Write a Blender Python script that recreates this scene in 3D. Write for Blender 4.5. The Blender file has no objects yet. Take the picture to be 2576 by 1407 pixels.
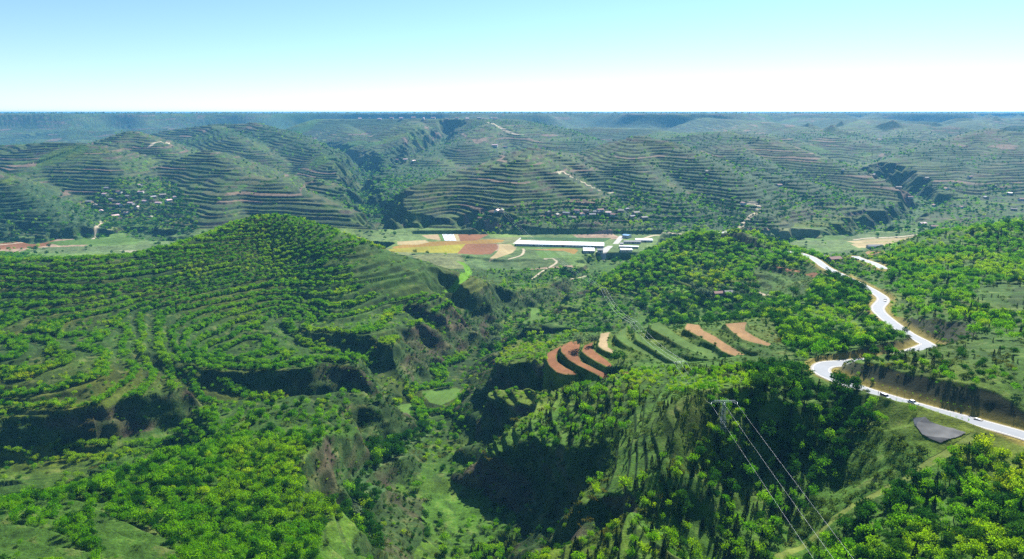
import bpy, bmesh, math, random
import numpy as np
from mathutils import Vector, Matrix

RES = 1.0          # terrain resolution factor
SC = bpy.context.scene
COL = SC.collection
R = math.radians

# ------------------------------------------------------------------ camera, sky, sun
CZ = 300.0
PITCH = R(13.76)
FPX = 1717.3                       # focal length in px of the 2576 px wide picture
cam_d = bpy.data.cameras.new("camera")
cam_d.sensor_width = 36.0
cam_d.lens = 24.0
cam_d.clip_start = 1.0
cam_d.clip_end = 90000.0
cam = bpy.data.objects.new("camera", cam_d)
COL.objects.link(cam)
cam.location = (0, 0, CZ)
cam.rotation_euler = (R(90) - PITCH, 0, 0)
SC.camera = cam

SUN_AZ = 28.0      # degrees clockwise from +Y (view direction)
SUN_EL = 39.0
w = bpy.data.worlds.new("World")
SC.world = w
w.use_nodes = True
nt = w.node_tree
nt.nodes.clear()
sky = nt.nodes.new("ShaderNodeTexSky")
sky.sky_type = 'NISHITA'
sky.sun_disc = False
sky.sun_elevation = R(SUN_EL)
sky.sun_rotation = R(SUN_AZ)
sky.altitude = 1200
sky.air_density = 1.0
sky.dust_density = 0.2
sky.ozone_density = 7.0
bg = nt.nodes.new("ShaderNodeBackground")
bg.inputs['Strength'].default_value = 0.074
wo = nt.nodes.new("ShaderNodeOutputWorld")
nt.links.new(sky.outputs[0], bg.inputs['Color'])
nt.links.new(bg.outputs[0], wo.inputs['Surface'])

sl = bpy.data.lights.new("sun", 'SUN')
sl.energy = 5.0
sl.angle = R(0.53)
sl.color = (1.0, 0.955, 0.87)
sun = bpy.data.objects.new("sun", sl)
COL.objects.link(sun)
sd = Vector((math.sin(R(SUN_AZ)) * math.cos(R(SUN_EL)), math.cos(R(SUN_AZ)) * math.cos(R(SUN_EL)), math.sin(R(SUN_EL))))
sun.rotation_euler = sd.to_track_quat('Z', 'Y').to_euler()
sun.location = (300, 600, 900)

SC.view_settings.view_transform = 'Standard'
SC.view_settings.look = 'None'
SC.view_settings.exposure = 1.22
SC.view_settings.gamma = 1.0
SC.view_settings.use_curve_mapping = False
SC.cycles.use_denoising = False
SC.cycles.max_bounces = 6
SC.cycles.diffuse_bounces = 2
SC.cycles.glossy_bounces = 1
SC.cycles.transmission_bounces = 3
SC.cycles.volume_bounces = 1
SC.cycles.transparent_max_bounces = 4
SC.cycles.use_adaptive_sampling = True
SC.cycles.adaptive_threshold = 0.01

# ------------------------------------------------------------------ picture <-> world
cp, sp = math.cos(PITCH), math.sin(PITCH)

def ratio(v):
    y = (703.5 - v) / FPX
    return (-sp + y * cp) / (cp + y * sp)

def tu(u, Y, z):
    r = (z - CZ) / Y
    y = (r * cp + sp) / (cp - r * sp)
    return ((u - 1288.0) / FPX) / (cp + y * sp)

def V(u, v, Y):            # seen point with known forward distance
    z = CZ + Y * ratio(v)
    return (tu(u, Y, z) * Y, Y, z)

def G(u, v, z):            # seen point with known height
    Y = (z - CZ) / ratio(v)
    return (tu(u, Y, z) * Y, Y, z)

def H(u, Y, z):            # hidden point
    return (tu(u, Y, z) * Y, Y, z)

def proj(X, Y, Z):
    r = (Z - CZ) / Y
    y = (r * cp + sp) / (cp - r * sp)
    return 1288.0 + FPX * (X / Y) * (cp + y * sp), 703.5 - y * FPX

# ------------------------------------------------------------------ noise
_rng = np.random.default_rng(7)
_TAB = _rng.random((64, 256, 256)).astype(np.float32)

def vnoise(x, y, scale, seed):
    a = x / scale; b = y / scale
    xi = np.floor(a).astype(np.int32); yi = np.floor(b).astype(np.int32)
    fx = (a - xi).astype(np.float32); fy = (b - yi).astype(np.float32)
    fx = fx * fx * (3 - 2 * fx); fy = fy * fy * (3 - 2 * fy)
    T = _TAB[seed % 64]
    x0 = xi & 255; x1 = (xi + 1) & 255; y0 = yi & 255; y1 = (yi + 1) & 255
    return (T[y0, x0] * (1 - fx) + T[y0, x1] * fx) * (1 - fy) + (T[y1, x0] * (1 - fx) + T[y1, x1] * fx) * fy

def fbm(x, y, scale, seed, octv=3, gain=0.5):
    s = 0; a = 1.0; n = 0
    for k in range(octv):
        s = s + a * (vnoise(x + 131.7 * k, y - 71.3 * k, scale / 2 ** k, seed + k) - 0.5)
        n += a; a *= gain
    return s / n * 2        # about -1..1

def ridged(x, y, scale, seed, octv=3):
    s = 0; a = 1.0; n = 0
    for k in range(octv):
        s = s + a * (1 - np.abs(2 * vnoise(x + 91.7 * k, y + 31.3 * k, scale / 2 ** k, seed + k) - 1))
        n += a; a *= 0.5
    return s / n            # 0..1, 1 on ridges

def sstep(a, b, x):
    t = np.clip((x - a) / (b - a), 0, 1)
    return t * t * (3 - 2 * t)

# ------------------------------------------------------------------ the lie of the land
base_pts = [
    # big hill left: seen surface
    V(0, 645, 660), V(200, 643, 665), V(400, 630, 700), V(460, 606, 730), V(520, 582, 760), V(600, 549, 785), V(640, 537, 795), V(690, 531, 800), V(740, 537, 798),
    V(790, 551, 795), V(830, 568, 790), V(880, 588, 785), V(960, 616, 780), V(1050, 642, 775), V(1150, 668, 760), V(1235, 705, 738), V(1262, 745, 720),
    V(0, 720, 590), V(200, 715, 600), V(400, 700, 630), V(560, 660, 690), V(700, 640, 735), V(850, 660, 705), V(1000, 690, 690),
    V(700, 700, 690), V(850, 730, 640), V(1000, 760, 640), V(700, 775, 622), V(560, 730, 640),
    V(0, 800, 515), V(200, 790, 540), V(400, 760, 590), V(560, 800, 570), V(400, 850, 490), V(620, 860, 525), V(520, 890, 490),
    V(0, 900, 425), V(200, 900, 430), V(300, 960, 395), V(100, 1000, 372), V(400, 1000, 372), V(520, 1060, 348), V(300, 1065, 343), V(100, 1065, 345), V(0, 1050, 352),
    V(700, 905, 470), V(850, 920, 455), V(960, 935, 450), V(860, 850, 535), V(960, 860, 530), V(1080, 865, 525), V(1130, 905, 500), V(1150, 790, 640),
    V(800, 800, 590), V(1050, 800, 610),
    H(0, 800, 112), H(200, 800, 108), H(400, 860, 100), H(690, 960, 95), H(880, 930, 88), H(1050, 880, 84), H(1200, 840, 80),
    # spur bottom left
    V(0, 1285, 205), V(130, 1240, 225), V(260, 1190, 245), V(420, 1135, 275), V(600, 1100, 300), V(760, 1095, 305), V(880, 1130, 288),
    V(150, 1320, 193), V(0, 1370, 178), V(0, 1407, 166), V(200, 1407, 170), V(400, 1300, 210), V(400, 1407, 180), V(600, 1200, 258), V(600, 1300, 222), V(600, 1407, 188),
    V(800, 1200, 262), V(800, 1300, 232), V(880, 1250, 255), V(850, 1407, 205), V(900, 1340, 232), V(950, 1160, 300), V(980, 1250, 275),
    H(0, 290, 112), H(200, 300, 112), H(400, 335, 108),
    # middle right mounds
    V(1300, 900, 455), V(1240, 930, 440), V(1400, 965, 395), V(1300, 985, 400), V(1180, 975, 430), 
    V(1500, 950, 375), V(1400, 1050, 338), V(1300, 1070, 345), V(1270, 1140, 318), G(1225, 1180, 116), G(1215, 1270, 117), G(1260, 1340, 130), V(1400, 1150, 290), V(1500, 1060, 320), V(1600, 1000, 308), V(1640, 940, 345),
    V(1600, 1100, 270), V(1500, 1200, 258), V(1700, 1000, 262), V(1800, 1090, 214), V(1700, 1150, 232), V(1600, 1250, 218), V(1400, 1280, 240), V(1300, 1330, 222),
    V(1250, 1407, 206), V(1500, 1407, 190), V(1700, 1300, 190), V(1900, 1000, 250), V(1800, 950, 300), V(1900, 930, 325), 
    V(1950, 800, 470), V(2000, 860, 410), V(2100, 870, 385), V(2050, 780, 510), V(2150, 800, 470), V(1700, 1407, 175),
    
    G(1385, 900, 142.5), G(1440, 905, 145.5), G(1500, 895, 149), G(1500, 860, 149), G(1535, 860, 152), G(1570, 900, 152), G(1600, 850, 153), G(1650, 840, 156), G(1680, 900, 155), G(1720, 830, 158),
    G(1780, 900, 158), G(1740, 850, 160.5), G(1820, 880, 161), G(1850, 840, 163.5), G(1900, 860, 164.5), G(1560, 930, 152),
    # middle bench with small village
    G(1600, 790, 102), G(1750, 800, 108), G(1450, 800, 90), G(1850, 790, 122), G(1700, 750, 110), G(1800, 745, 114), G(1900, 760, 124), G(1950, 720, 128),
    G(1850, 700, 126), G(1750, 700, 118), G(1600, 730, 100), G(1520, 760, 92), G(2000, 740, 138),
    # hill centre right
    V(1480, 722, 812), V(1560, 680, 840), V(1650, 625, 870), V(1740, 585, 890), V(1770, 577, 900), V(1840, 574, 905), V(1900, 580, 890), V(1960, 605, 850), V(2030, 640, 800),
    V(1600, 700, 790), V(1700, 660, 800), V(1800, 640, 820), V(1900, 650, 790), V(1980, 668, 745), V(2060, 672, 725),
    H(1480, 950, 78), H(1650, 1030, 80), H(1800, 1040, 82), H(1950, 1000, 84), H(2050, 920, 90),
    # right hill
    V(2100, 700, 625), V(2180, 740, 540), V(2250, 700, 590), V(2300, 660, 660), V(2250, 640, 740), V(2230, 620, 810), V(2300, 600, 850), V(2400, 582, 830), V(2500, 570, 810), V(2576, 558, 800),
    V(2400, 650, 680), V(2500, 650, 645), V(2576, 650, 640), V(2400, 720, 520), V(2500, 720, 500), V(2576, 720, 490), V(2350, 780, 445), V(2450, 790, 410), V(2576, 800, 395),
    V(2400, 860, 350), V(2500, 860, 325), V(2576, 860, 320), V(2300, 905, 302), V(2180, 900, 318), V(2420, 915, 286), V(2576, 930, 266), V(2700, 940, 256),
    H(2300, 1000, 80), H(2576, 1020, 90), H(2400, 960, 88),
    # slope under the road and wood bottom right
    V(2250, 1060, 244), V(2150, 1040, 262), V(2050, 1010, 285), V(2300, 1150, 226), V(2200, 1150, 236), V(2100, 1150, 246), V(2100, 1250, 225), V(2000, 1250, 232), V(2000, 1330, 205),
    V(2150, 1275, 210), V(2250, 1225, 216), V(2350, 1160, 222), V(2440, 1100, 232), V(2576, 1115, 226), V(2576, 1200, 205), V(2400, 1250, 200), V(2576, 1300, 180), V(2400, 1380, 170),
    V(2200, 1380, 180), V(2000, 1407, 180), V(2576, 1407, 155), V(1900, 1250, 222), V(1800, 1250, 210), V(1850, 1350, 185), V(1950, 1100, 245),
    # valley floor
    H(-600, 1100, 84), H(0, 1050, 84), H(300, 1060, 82), H(600, 1100, 80), H(900, 1050, 80), H(1100, 1050, 80), H(1300, 1060, 80), H(1500, 1100, 79), H(1700, 1150, 80), H(2000, 1200, 80),
    H(2200, 1150, 82), H(2576, 1200, 84), H(3200, 1200, 84), H(0, 1300, 90), H(600, 1300, 88), H(300, 1500, 92), H(350, 1800, 105), H(1400, 1450, 104), H(1250, 1450, 100), H(1600, 1450, 102), H(1100, 1330, 100), H(1700, 1330, 100), H(2300, 1350, 90), H(3000, 1400, 92), H(1100, 1230, 81), H(1600, 1230, 81), H(1350, 1225, 81),
    H(-600, 700, 160), H(-600, 450, 145), H(-600, 250, 165), H(3200, 700, 170), H(3200, 450, 185), H(3200, 250, 205),
    H(1288, 100, 175), H(-200, 100, 190), H(2800, 100, 190), H(1288, 50, 185),
]
for Yb, zb in ((1480, 90), (1700, 93), (2300, 98), (3200, 98), (4500, 112), (6500, 125), (10000, 140), (20000, 150)):
    for ub in (-900, -200, 500, 1200, 1900, 2600, 3300):
        base_pts.append(H(ub, Yb, zb))
bp = np.array(base_pts, dtype=np.float64)

def _q(X, Y):
    return np.stack([X / Y * 1.1, np.log(Y)], -1)

_qc = _q(bp[:, 0], bp[:, 1])
_d = np.sqrt(((_qc[:, None] - _qc[None]) ** 2).sum(-1) + 1e-4)
_A = -_d + np.eye(len(bp)) * -0.004
_n = len(bp)
_M = np.zeros((_n + 3, _n + 3)); _M[:_n, :_n] = -_d - np.eye(_n) * 0.0
_M[:_n, :_n] += np.eye(_n) * 0.01
_P = np.c_[np.ones(_n), _qc]
_M[:_n, _n:] = _P; _M[_n:, :_n] = _P.T
_w = np.linalg.solve(_M, np.r_[bp[:, 2], 0, 0, 0])
_TG = np.linspace(-3.2, 3.2, 521); _LG = np.linspace(math.log(15), math.log(60000), 620)
_tab = np.zeros((len(_LG), len(_TG)), np.float32)
for i, l in enumerate(_LG):
    q = np.stack([_TG * 1.1, np.full_like(_TG, l)], -1)
    d = np.sqrt(((q[:, None] - _qc[None]) ** 2).sum(-1) + 1e-4)
    _tab[i] = -d @ _w[:_n] + _w[_n] + q @ _w[_n + 1:]
# light smoothing of the table
_k = np.array([1, 4, 6, 4, 1]) / 16.0
for ax in (0, 1):
    _tab = sum(_k[j] * np.roll(_tab, j - 2, ax) for j in range(5))

def base(X, Y):
    a = (np.clip(X / Y, -3.1, 3.1) + 3.2) / 6.4 * (len(_TG) - 1)
    b = (np.log(Y) - _LG[0]) / (_LG[-1] - _LG[0]) * (len(_LG) - 1)
    b = np.clip(b, 1, len(_LG) - 2.001)
    i = a.astype(np.int32); j = b.astype(np.int32)
    fa = a - i; fb = b - j
    return ((_tab[j, i] * (1 - fa) + _tab[j, i + 1] * fa) * (1 - fb) + (_tab[j + 1, i] * (1 - fa) + _tab[j + 1, i + 1] * fa) * fb).astype(np.float32)

def polydist(X, Y, pts):
    """distance to a 3-D polyline seen from above and the height of the nearest point"""
    best = np.full(X.shape, 1e9, np.float32); hz = np.zeros(X.shape, np.float32)
    for (x0, y0, z0), (x1, y1, z1) in zip(pts[:-1], pts[1:]):
        dx, dy = x1 - x0, y1 - y0
        L = dx * dx + dy * dy + 1e-6
        t = np.clip(((X - x0) * dx + (Y - y0) * dy) / L, 0, 1)
        d = np.hypot(X - x0 - t * dx, Y - y0 - t * dy)
        m = d < best
        best = np.where(m, d, best); hz = np.where(m, z0 + t * (z1 - z0), hz)
    return best, hz

def smax(a, b, k):
    h = np.clip(0.5 + 0.5 * (a - b) / k, 0, 1)
    return b + (a - b) * h + k * h * (1 - h)

# far hills as ridge lines: points (u, v, Y), slope, half width of the flat top
ridges = [
    ([V(-250, 372, 2050), V(20, 366, 2000), V(130, 357, 1950), V(235, 362, 1900), V(285, 415, 1700), V(315, 468, 1550)], .34, 10),   # A
    ([V(20, 366, 2000), V(60, 420, 1720), V(90, 470, 1560)], .34, 12),
    ([V(200, 370, 2500), V(330, 329, 2330), V(400, 362, 2130), V(440, 398, 1960), V(400, 450, 1760)], .36, 6),       # B
    ([V(330, 329, 2330), V(290, 370, 2080), V(330, 420, 1850)], .36, 6),
    ([V(330, 352, 3100), V(420, 328, 3050), V(540, 313, 2950), V(640, 309, 2900), V(730, 333, 2650), V(800, 370, 2330), V(850, 408, 2100), V(905, 466, 1830)], .35, 14),   # C
    ([V(540, 313, 2950), V(600, 345, 2500), V(660, 390, 2200)], .36, 14),
    ([V(430, 335, 3400), V(640, 309, 2900)], .38, 14),
    ([V(440, 430, 1950), V(480, 395, 1950), V(520, 377, 1900), V(560, 400, 1780), V(600, 436, 1620), V(680, 452, 1540), V(760, 488, 1440), V(860, 528, 1350), V(945, 570, 1270)], .36, 4),   # D
    ([V(600, 436, 1620), V(570, 480, 1460), V(545, 530, 1340)], .34, 8),
    ([V(680, 452, 1540), V(740, 440, 1700), V(800, 450, 1700), V(860, 480, 1560)], .36, 5),
    ([V(-300, 395, 1700), V(-100, 418, 1500), V(0, 443, 1390), V(80, 498, 1320), V(165, 560, 1240)], .38, 6),     # E
    ([V(1430, 385, 2250), V(1340, 373, 1880), V(1260, 403, 1760), V(1180, 425, 1660), V(1050, 468, 1510), V(970, 512, 1400)], .35, 6),     # F left arm
    ([V(1340, 373, 1880), V(1310, 402, 1640), V(1290, 470, 1430), V(1280, 535, 1320)], .36, 3),    # F front
    ([V(1310, 402, 1640), V(1400, 438, 1560), V(1480, 486, 1450), V(1570, 545, 1330)], .35, 5),
    ([V(1340, 373, 1880), V(1430, 400, 1800), V(1500, 440, 1680)], .36, 5),
    ([V(1360, 376, 2150), V(1440, 388, 2200), V(1520, 362, 2200), V(1610, 342, 2060), V(1690, 360, 1930), V(1760, 398, 1760), V(1830, 438, 1610), V(1880, 488, 1460), V(1905, 540, 1340)], .34, 14),   # G
    ([V(1610, 342, 2060), V(1590, 400, 1760), V(1640, 450, 1580), V(1700, 500, 1430)], .34, 10),
    ([V(1690, 360, 1930), V(1850, 418, 1800), V(2000, 453, 1690), V(2100, 505, 1540), V(2170, 545, 1430)], .30, 16),
    ([V(1640, 352, 2650), V(1740, 340, 2600), V(1830, 334, 2500), V(1930, 349, 2360), V(2030, 388, 2110), V(2150, 428, 1900), V(2270, 478, 1690), V(2330, 518, 1560)], .32, 18),   # H
    ([V(1830, 334, 2500), V(1850, 375, 2200), V(1930, 420, 1960)], .33, 16),
    ([V(1330, 330, 4200), V(1490, 320, 3800), V(1640, 325, 3600), V(1760, 345, 3100)], .3, 25),     # J
    ([V(1700, 335, 3300), V(1850, 330, 3200), V(1960, 345, 2900)], .3, 20),
    ([V(850, 300, 4200), V(1050, 299, 3900), V(1250, 300, 3500), V(1350, 322, 3100), V(1420, 352, 2800)], .36, 130),        # plateau tongue
    ([V(1050, 299, 3900), V(1030, 315, 3250), V(1060, 350, 2780), V(1070, 400, 2350)], .36, 25),
    ([V(1250, 300, 3500), V(1220, 320, 3000), V(1180, 360, 2600)], .38, 20),
    ([V(850, 300, 4200), V(880, 330, 3500), V(960, 360, 2950), V(950, 410, 2450)], .38, 20),
    ([V(2750, 345, 2500), V(2576, 333, 2600), V(2490, 324, 2620), V(2400, 350, 2450), V(2300, 385, 2250), V(2220, 412, 2080)], .30, 12),       # K
    ([V(2490, 324, 2620), V(2530, 372, 2250), V(2500, 425, 1950), V(2440, 470, 1780)], .28, 12),
    ([V(2576, 333, 2600), V(2660, 400, 2150), V(2640, 460, 1850)], .28, 20),
    ([V(2400, 350, 2450), V(2370, 400, 2150), V(2300, 440, 1950)], .28, 14),
    ([V(-100, 345, 4300), V(80, 335, 4200), V(190, 326, 4100), V(330, 330, 4200), V(420, 322, 4300)], .36, 12),
    ([V(1600, 298, 6000), V(1750, 296, 5000), V(1900, 304, 4300), V(2010, 318, 3650), V(2090, 345, 2950)], .28, 24),
    ([V(1990, 296, 5600), V(2180, 300, 4400), V(2320, 314, 3700), V(2270, 345, 3050)], .28, 24),
    ([V(2180, 300, 4400), V(2130, 325, 3500), V(2170, 360, 2800)], .28, 20),
    ([V(2700, 296, 5600), V(2576, 297, 5000), V(2450, 303, 4300), V(2400, 318, 3500)], .28, 30),
    ([V(1900, 304, 4300), V(1860, 330, 3400)], .28, 20),
    # bench with a dark scarp right of the valley
    ([V(2120, 566, 1330), V(2280, 566, 1330), V(2330, 556, 1370), V(2450, 543, 1420), V(2700, 524, 1500)], 1.3, 26),
    ([V(1110, 566, 1300), V(1300, 560, 1300), V(1500, 558, 1300), V(1650, 562, 1310)], 1.1, 22),
    ([V(200, 572, 1290), V(380, 575, 1290), V(560, 578, 1290)], 1.0, 20),
    ([V(1050, 545, 1560), V(900, 560, 1420)], .9, 26),
]
# deep cuts: points, half width of the bottom, wall slope, noise
gullies = [
    ([G(1150, 1500, 112), G(1140, 1300, 101), G(1125, 1150, 95), G(1085, 1010, 88), G(1150, 930, 84), G(1230, 880, 80), G(1340, 800, 76), G(1440, 745, 73), G(1475, 700, 71), G(1545, 655, 70)], 10, 1.25, 9),
    ([G(-200, 1200, 117), G(0, 1190, 116), G(250, 1168, 117), G(420, 1118, 113), G(600, 1082, 105), G(760, 1070, 95), G(1000, 1050, 90), G(1090, 1015, 88)], 6, 1.9, 7),
    ([G(395, 925, 128), G(430, 952, 124), G(560, 998, 116), G(700, 1052, 102)], 6, 2.0, 6),
    ([G(690, 812, 119), G(760, 868, 113), G(900, 905, 106), G(1000, 960, 96), G(1060, 1005, 88)], 3.5, 1.7, 6),
    ([G(1110, 745, 108), G(1180, 792, 98), G(1240, 860, 83)], 3, 1.0, 6),
    ([G(1060, 815, 104), G(1120, 845, 96), G(1190, 900, 83)], 3, 1.1, 5),
    ([G(1240, 885, 79), G(1400, 862, 86), G(1560, 848, 95), G(1700, 828, 108)], 9, 1.7, 7),
    ([G(1170, 1250, 98), G(1270, 1262, 122), G(1330, 1240, 140)], 3, 1.7, 6),
    ([G(1100, 1065, 90), G(1200, 1032, 102), G(1400, 1004, 122), G(1500, 978, 138)], 6, 2.0, 7),
    ([G(1150, 1400, 105), G(1230, 1410, 128)], 5, 1.9, 6),
    ([G(1850, 1430, 150), G(1940, 1290, 154), G(2040, 1180, 160), G(2110, 1085, 170)], 8, .7, 5),
    ([G(930, 1400, 120), G(960, 1260, 118), G(1010, 1160, 108), G(1080, 1090, 92)], 7, 1.6, 8),
    ([G(1470, 700, 72), G(1400, 690, 78), G(1320, 690, 80)], 7, 1.2, 8),
    ([G(1475, 705, 72), G(1560, 650, 70), G(1640, 636, 68), H(1800, 1200, 68), H(2100, 1250, 66), H(2250, 1420, 64), G(2350, 520, 70), H(2230, 2000, 80)], 20, .7, 12),
    ([H(1400, 1170, 74), G(1150, 580, 74), G(960, 590, 72), G(930, 530, 74), G(905, 480, 78), H(930, 2500, 84), H(800, 3200, 92)], 16, .9, 14),
    ([H(960, 1130, 72), G(700, 600, 74), G(400, 610, 74), G(330, 590, 76), G(100, 615, 78), H(-200, 1200, 80)], 18, 1.1, 14),
    ([G(910, 470, 80), H(1000, 2450, 95), H(1100, 3000, 130), H(1130, 3500, 190)], 8, .8, 14),
]

def catmull(pts, n=8):
    P = [np.array(p, float) for p in pts]
    P = [2 * P[0] - P[1]] + P + [2 * P[-1] - P[-2]]
    out = []
    for i in range(1, len(P) - 2):
        for k in range(n):
            t = k / n
            out.append(0.5 * ((2 * P[i]) + (-P[i - 1] + P[i + 1]) * t + (2 * P[i - 1] - 5 * P[i] + 4 * P[i + 1] - P[i + 2]) * t * t + (-P[i - 1] + 3 * P[i] - 3 * P[i + 1] + P[i + 2]) * t ** 3))
    out.append(P[-2])
    return [tuple(p) for p in out]

# paved road
ROAD = catmull([H(2850, 205, 186), G(2700, 1138, 185), G(2576, 1096, 184), G(2440, 1058, 182), G(2350, 1034, 181), G(2260, 1008, 179), G(2170, 980, 176.5), G(2105, 955, 175), G(2066, 934, 173.5),
                G(2078, 918, 172.5), G(2135, 913, 172), H(2240, 348, 171), H(2330, 375, 168), G(2325, 862, 164.5), G(2280, 838, 162), G(2228, 800, 159.5), G(2208, 776, 158), G(2222, 754, 156.5),
                G(2205, 738, 155), G(2165, 716, 152), G(2118, 693, 148), G(2078, 673, 144), H(2040, 760, 140), H(1990, 810, 136), G(1905, 632, 133), G(1840, 620, 130.5), G(1785, 611, 128.5), G(1754, 601, 127.5), G(1766, 592, 126.5), H(1850, 1030, 124)], 8)
def Bh(u, v):
    Ys = np.exp(np.arange(math.log(200), math.log(3000), .002)); zz = CZ + Ys * ratio(v)
    X = ((u - 1288.0) / FPX) / (cp + (703.5 - v) / FPX * sp) * Ys
    k = np.where(base(X, Ys) >= zz)[0][0]
    return (float(X[k]), float(Ys[k]), float(zz[k]))
ROAD2 = catmull([Bh(2226, 677), Bh(2196, 662), Bh(2166, 652), Bh(2150, 645)], 6)
HW = 4.5

# flat fields cut into the slopes: (polygon in picture, height, colour name)
def Z1(l): return [(1006.3 + x * .2012, 660.4 + y * .2012) for x, y in l]
def Z2(l): return [(1509.4 + x * .2012, 660.4 + y * .2012) for x, y in l]
def Z5(l): return [(849 + x * .3418, 566 + y * .3418) for x, y in l]
BROWN = (.195, .085, .036); PALE = (.33, .245, .13); TAN = (.245, .145, .062); GRS = (.065, .125, .02); LIME = (.10, .23, .008); YEL = (.25, .23, .02); ORG = (.26, .155, .03); DKG = (.03, .09, .02)
MOW = (.075, .15, .022); STRAW = (.34, .27, .13); GRY = (.26, .25, .16)
patches = [
    ([(1040, 589.5), (1660, 589.5), (1640, 632), (1480, 636), (1420, 650), (1270, 653), (1140, 640), (950, 636)], 80, None),
    (Z1([(2150, 980), (2020, 1040), (1850, 1130), (1830, 1200), (1870, 1290), (1960, 1370), (2060, 1400), (2230, 1395), (2060, 1310), (1965, 1240), (1945, 1170), (2000, 1080), (2150, 1015)]), 143, BROWN),
    (Z5([(1645, 900), (1700, 870), (1790, 850), (1770, 960), (1800, 1010), (1900, 1060), (2000, 1100), (2035, 1128), (1960, 1130), (1900, 1095), (1780, 1040), (1700, 990), (1650, 935)]), 146.5, BROWN),
    (Z5([(1815, 890), (1880, 865), (1875, 910), (1905, 940), (1960, 980), (2012, 1020), (2020, 1045), (1980, 1040), (1900, 1000), (1840, 965), (1800, 930)]), 149.5, BROWN),
    (Z5([(2070, 1075), (2110, 1065), (2145, 1085), (2140, 1120), (2090, 1105)]), 151, BROWN),
    (Z5([(1935, 800), (2005, 790), (1985, 850), (1990, 900), (2025, 925), (2025, 945), (1960, 920), (1920, 890), (1930, 840)]), 152, PALE),
    (Z2([(190, 900), (330, 810), (320, 940), (450, 1030), (600, 1100), (700, 1200), (860, 1230), (980, 1290), (1000, 1400), (850, 1330), (720, 1260), (600, 1160), (380, 1060), (230, 960)]), 153.5, GRS),
    (Z2([(440, 870), (560, 960), (720, 1060), (900, 1150), (1100, 1240), (1390, 1350), (1280, 1345), (1060, 1295), (850, 1200), (640, 1070), (460, 960)]), 156, MOW),
    (Z2([(620, 770), (740, 750), (960, 900), (1130, 1010), (1400, 1100), (1640, 1240), (1640, 1270), (1400, 1245), (1200, 1125), (950, 1010), (820, 920), (640, 825)]), 158.5, GRS),
    (Z2([(1090, 765), (1230, 780), (1290, 850), (1450, 930), (1600, 1030), (1800, 1150), (1920, 1220), (1910, 1250), (1700, 1170), (1530, 1110), (1440, 1030), (1300, 960), (1180, 890), (1060, 830)]), 161.5, TAN),
    (Z2([(1560, 770), (1830, 745), (1810, 850), (1900, 910), (2050, 980), (2140, 1020), (2100, 1045), (1950, 1010), (1780, 960), (1650, 860)]), 164.5, TAN),
    (Z1([(1630, 570), (1700, 570), (1750, 620), (1730, 680), (1870, 670), (1870, 740), (1780, 770), (1650, 785), (1530, 755), (1590, 720), (1630, 690)]), 84, MOW),
    ([(1060, 985), (1130, 975), (1160, 978), (1150, 1000), (1110, 1020), (1080, 1012)], 90, MOW),
    ([(985, 1020), (1040, 1015), (1030, 1050), (1000, 1060)], 92, MOW),
]
draped = [
    (Z1([(690, -20), (800, 0), (870, 60), (900, 120), (860, 200), (740, 310), (690, 365), (620, 375), (520, 362), (640, 300), (740, 200), (820, 120), (790, 40)]), LIME),
    (Z2([(750, 300), (900, 290), (1100, 330), (1250, 380), (1260, 420), (1180, 420), (980, 370), (790, 330)]), LIME),
    (Z2([(2150, 40), (2500, 90), (2500, 125), (2380, 110), (2180, 55)]), BROWN),
    ([(1948, 668), (2062, 684), (2048, 698), (2020, 692), (1960, 676)], BROWN),
    (Z2([(1940, 490), (2010, 475), (2060, 510), (2130, 500), (2130, 560), (2060, 600), (1980, 590), (1935, 540)]), YEL),
    ([(2170, 636), (2215, 632), (2230, 640), (2190, 643)], TAN),
    ([(2225, 610), (2260, 622), (2300, 628), (2262, 630), (2225, 620)], LIME),
    ([(2240, 632), (2260, 640), (2275, 650), (2240, 652), (2222, 642)], LIME),
]
# colours on the flat valley floor (z = 80), no levelling needed
YARD = (.40, .39, .35)
floor_fields = [
    ([(1541, 614), (1559, 593), (1571, 595), (1556, 614)], YARD), ([(1499, 633), (1530, 618.5), (1543, 618.5), (1522, 640)], YARD), ([(1289, 614), (1309, 598), (1314, 598), (1297, 614)], YARD),
    ([(1311, 597), (1540, 599), (1520, 608), (1309, 602)], DKG),
    ([(985, 622), (1040, 610), (1240, 602), (1270, 604), (1262, 610), (1180, 617), (1060, 622), (1000, 628)], ORG),
    ([(985, 626), (1175, 614), (1170, 630), (1150, 637), (960, 634)], YEL),
    ([(1172, 614), (1250, 613), (1252, 626), (1235, 640), (1200, 641), (1150, 638)], BROWN),
    ([(1255, 614), (1285, 615), (1300, 624), (1290, 636), (1250, 650), (1230, 652), (1245, 640), (1256, 628)], STRAW),
    ([(1060, 592), (1102, 590), (1112, 606), (1075, 600)], PALE), ([(1102, 590), (1112, 589), (1120, 607), (1110, 607)], MOW),
    ([(1141, 589), (1152, 589), (1158, 607), (1148, 608)], STRAW), ([(1152, 590), (1230, 590), (1200, 605), (1158, 607)], BROWN),
    ([(1000, 608), (1070, 604), (1080, 610), (1050, 616), (1000, 616)], STRAW),
    ([(1330, 628), (1440, 624), (1455, 630), (1445, 640), (1420, 632)], ORG),
    ([(1345, 632), (1390, 631), (1415, 648), (1360, 649)], MOW),
    ([(1290, 617), (1480, 622), (1450, 626), (1310, 625)], MOW),
    ([(-50, 622), (60, 613), (140, 612), (120, 622), (40, 632), (-50, 636)], BROWN),
    ([(120, 616), (300, 600), (420, 600), (300, 612), (150, 622)], GRS), ([(300, 632), (500, 622), (500, 626), (330, 638)], GRY),
    ([(2010, 595), (2080, 588), (2130, 600), (2040, 606)], MOW), ([(2130, 606), (2330, 596), (2330, 601), (2150, 612)], STRAW), ([(2140, 613), (2300, 604), (2260, 618), (2160, 624)], STRAW),
]

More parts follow.
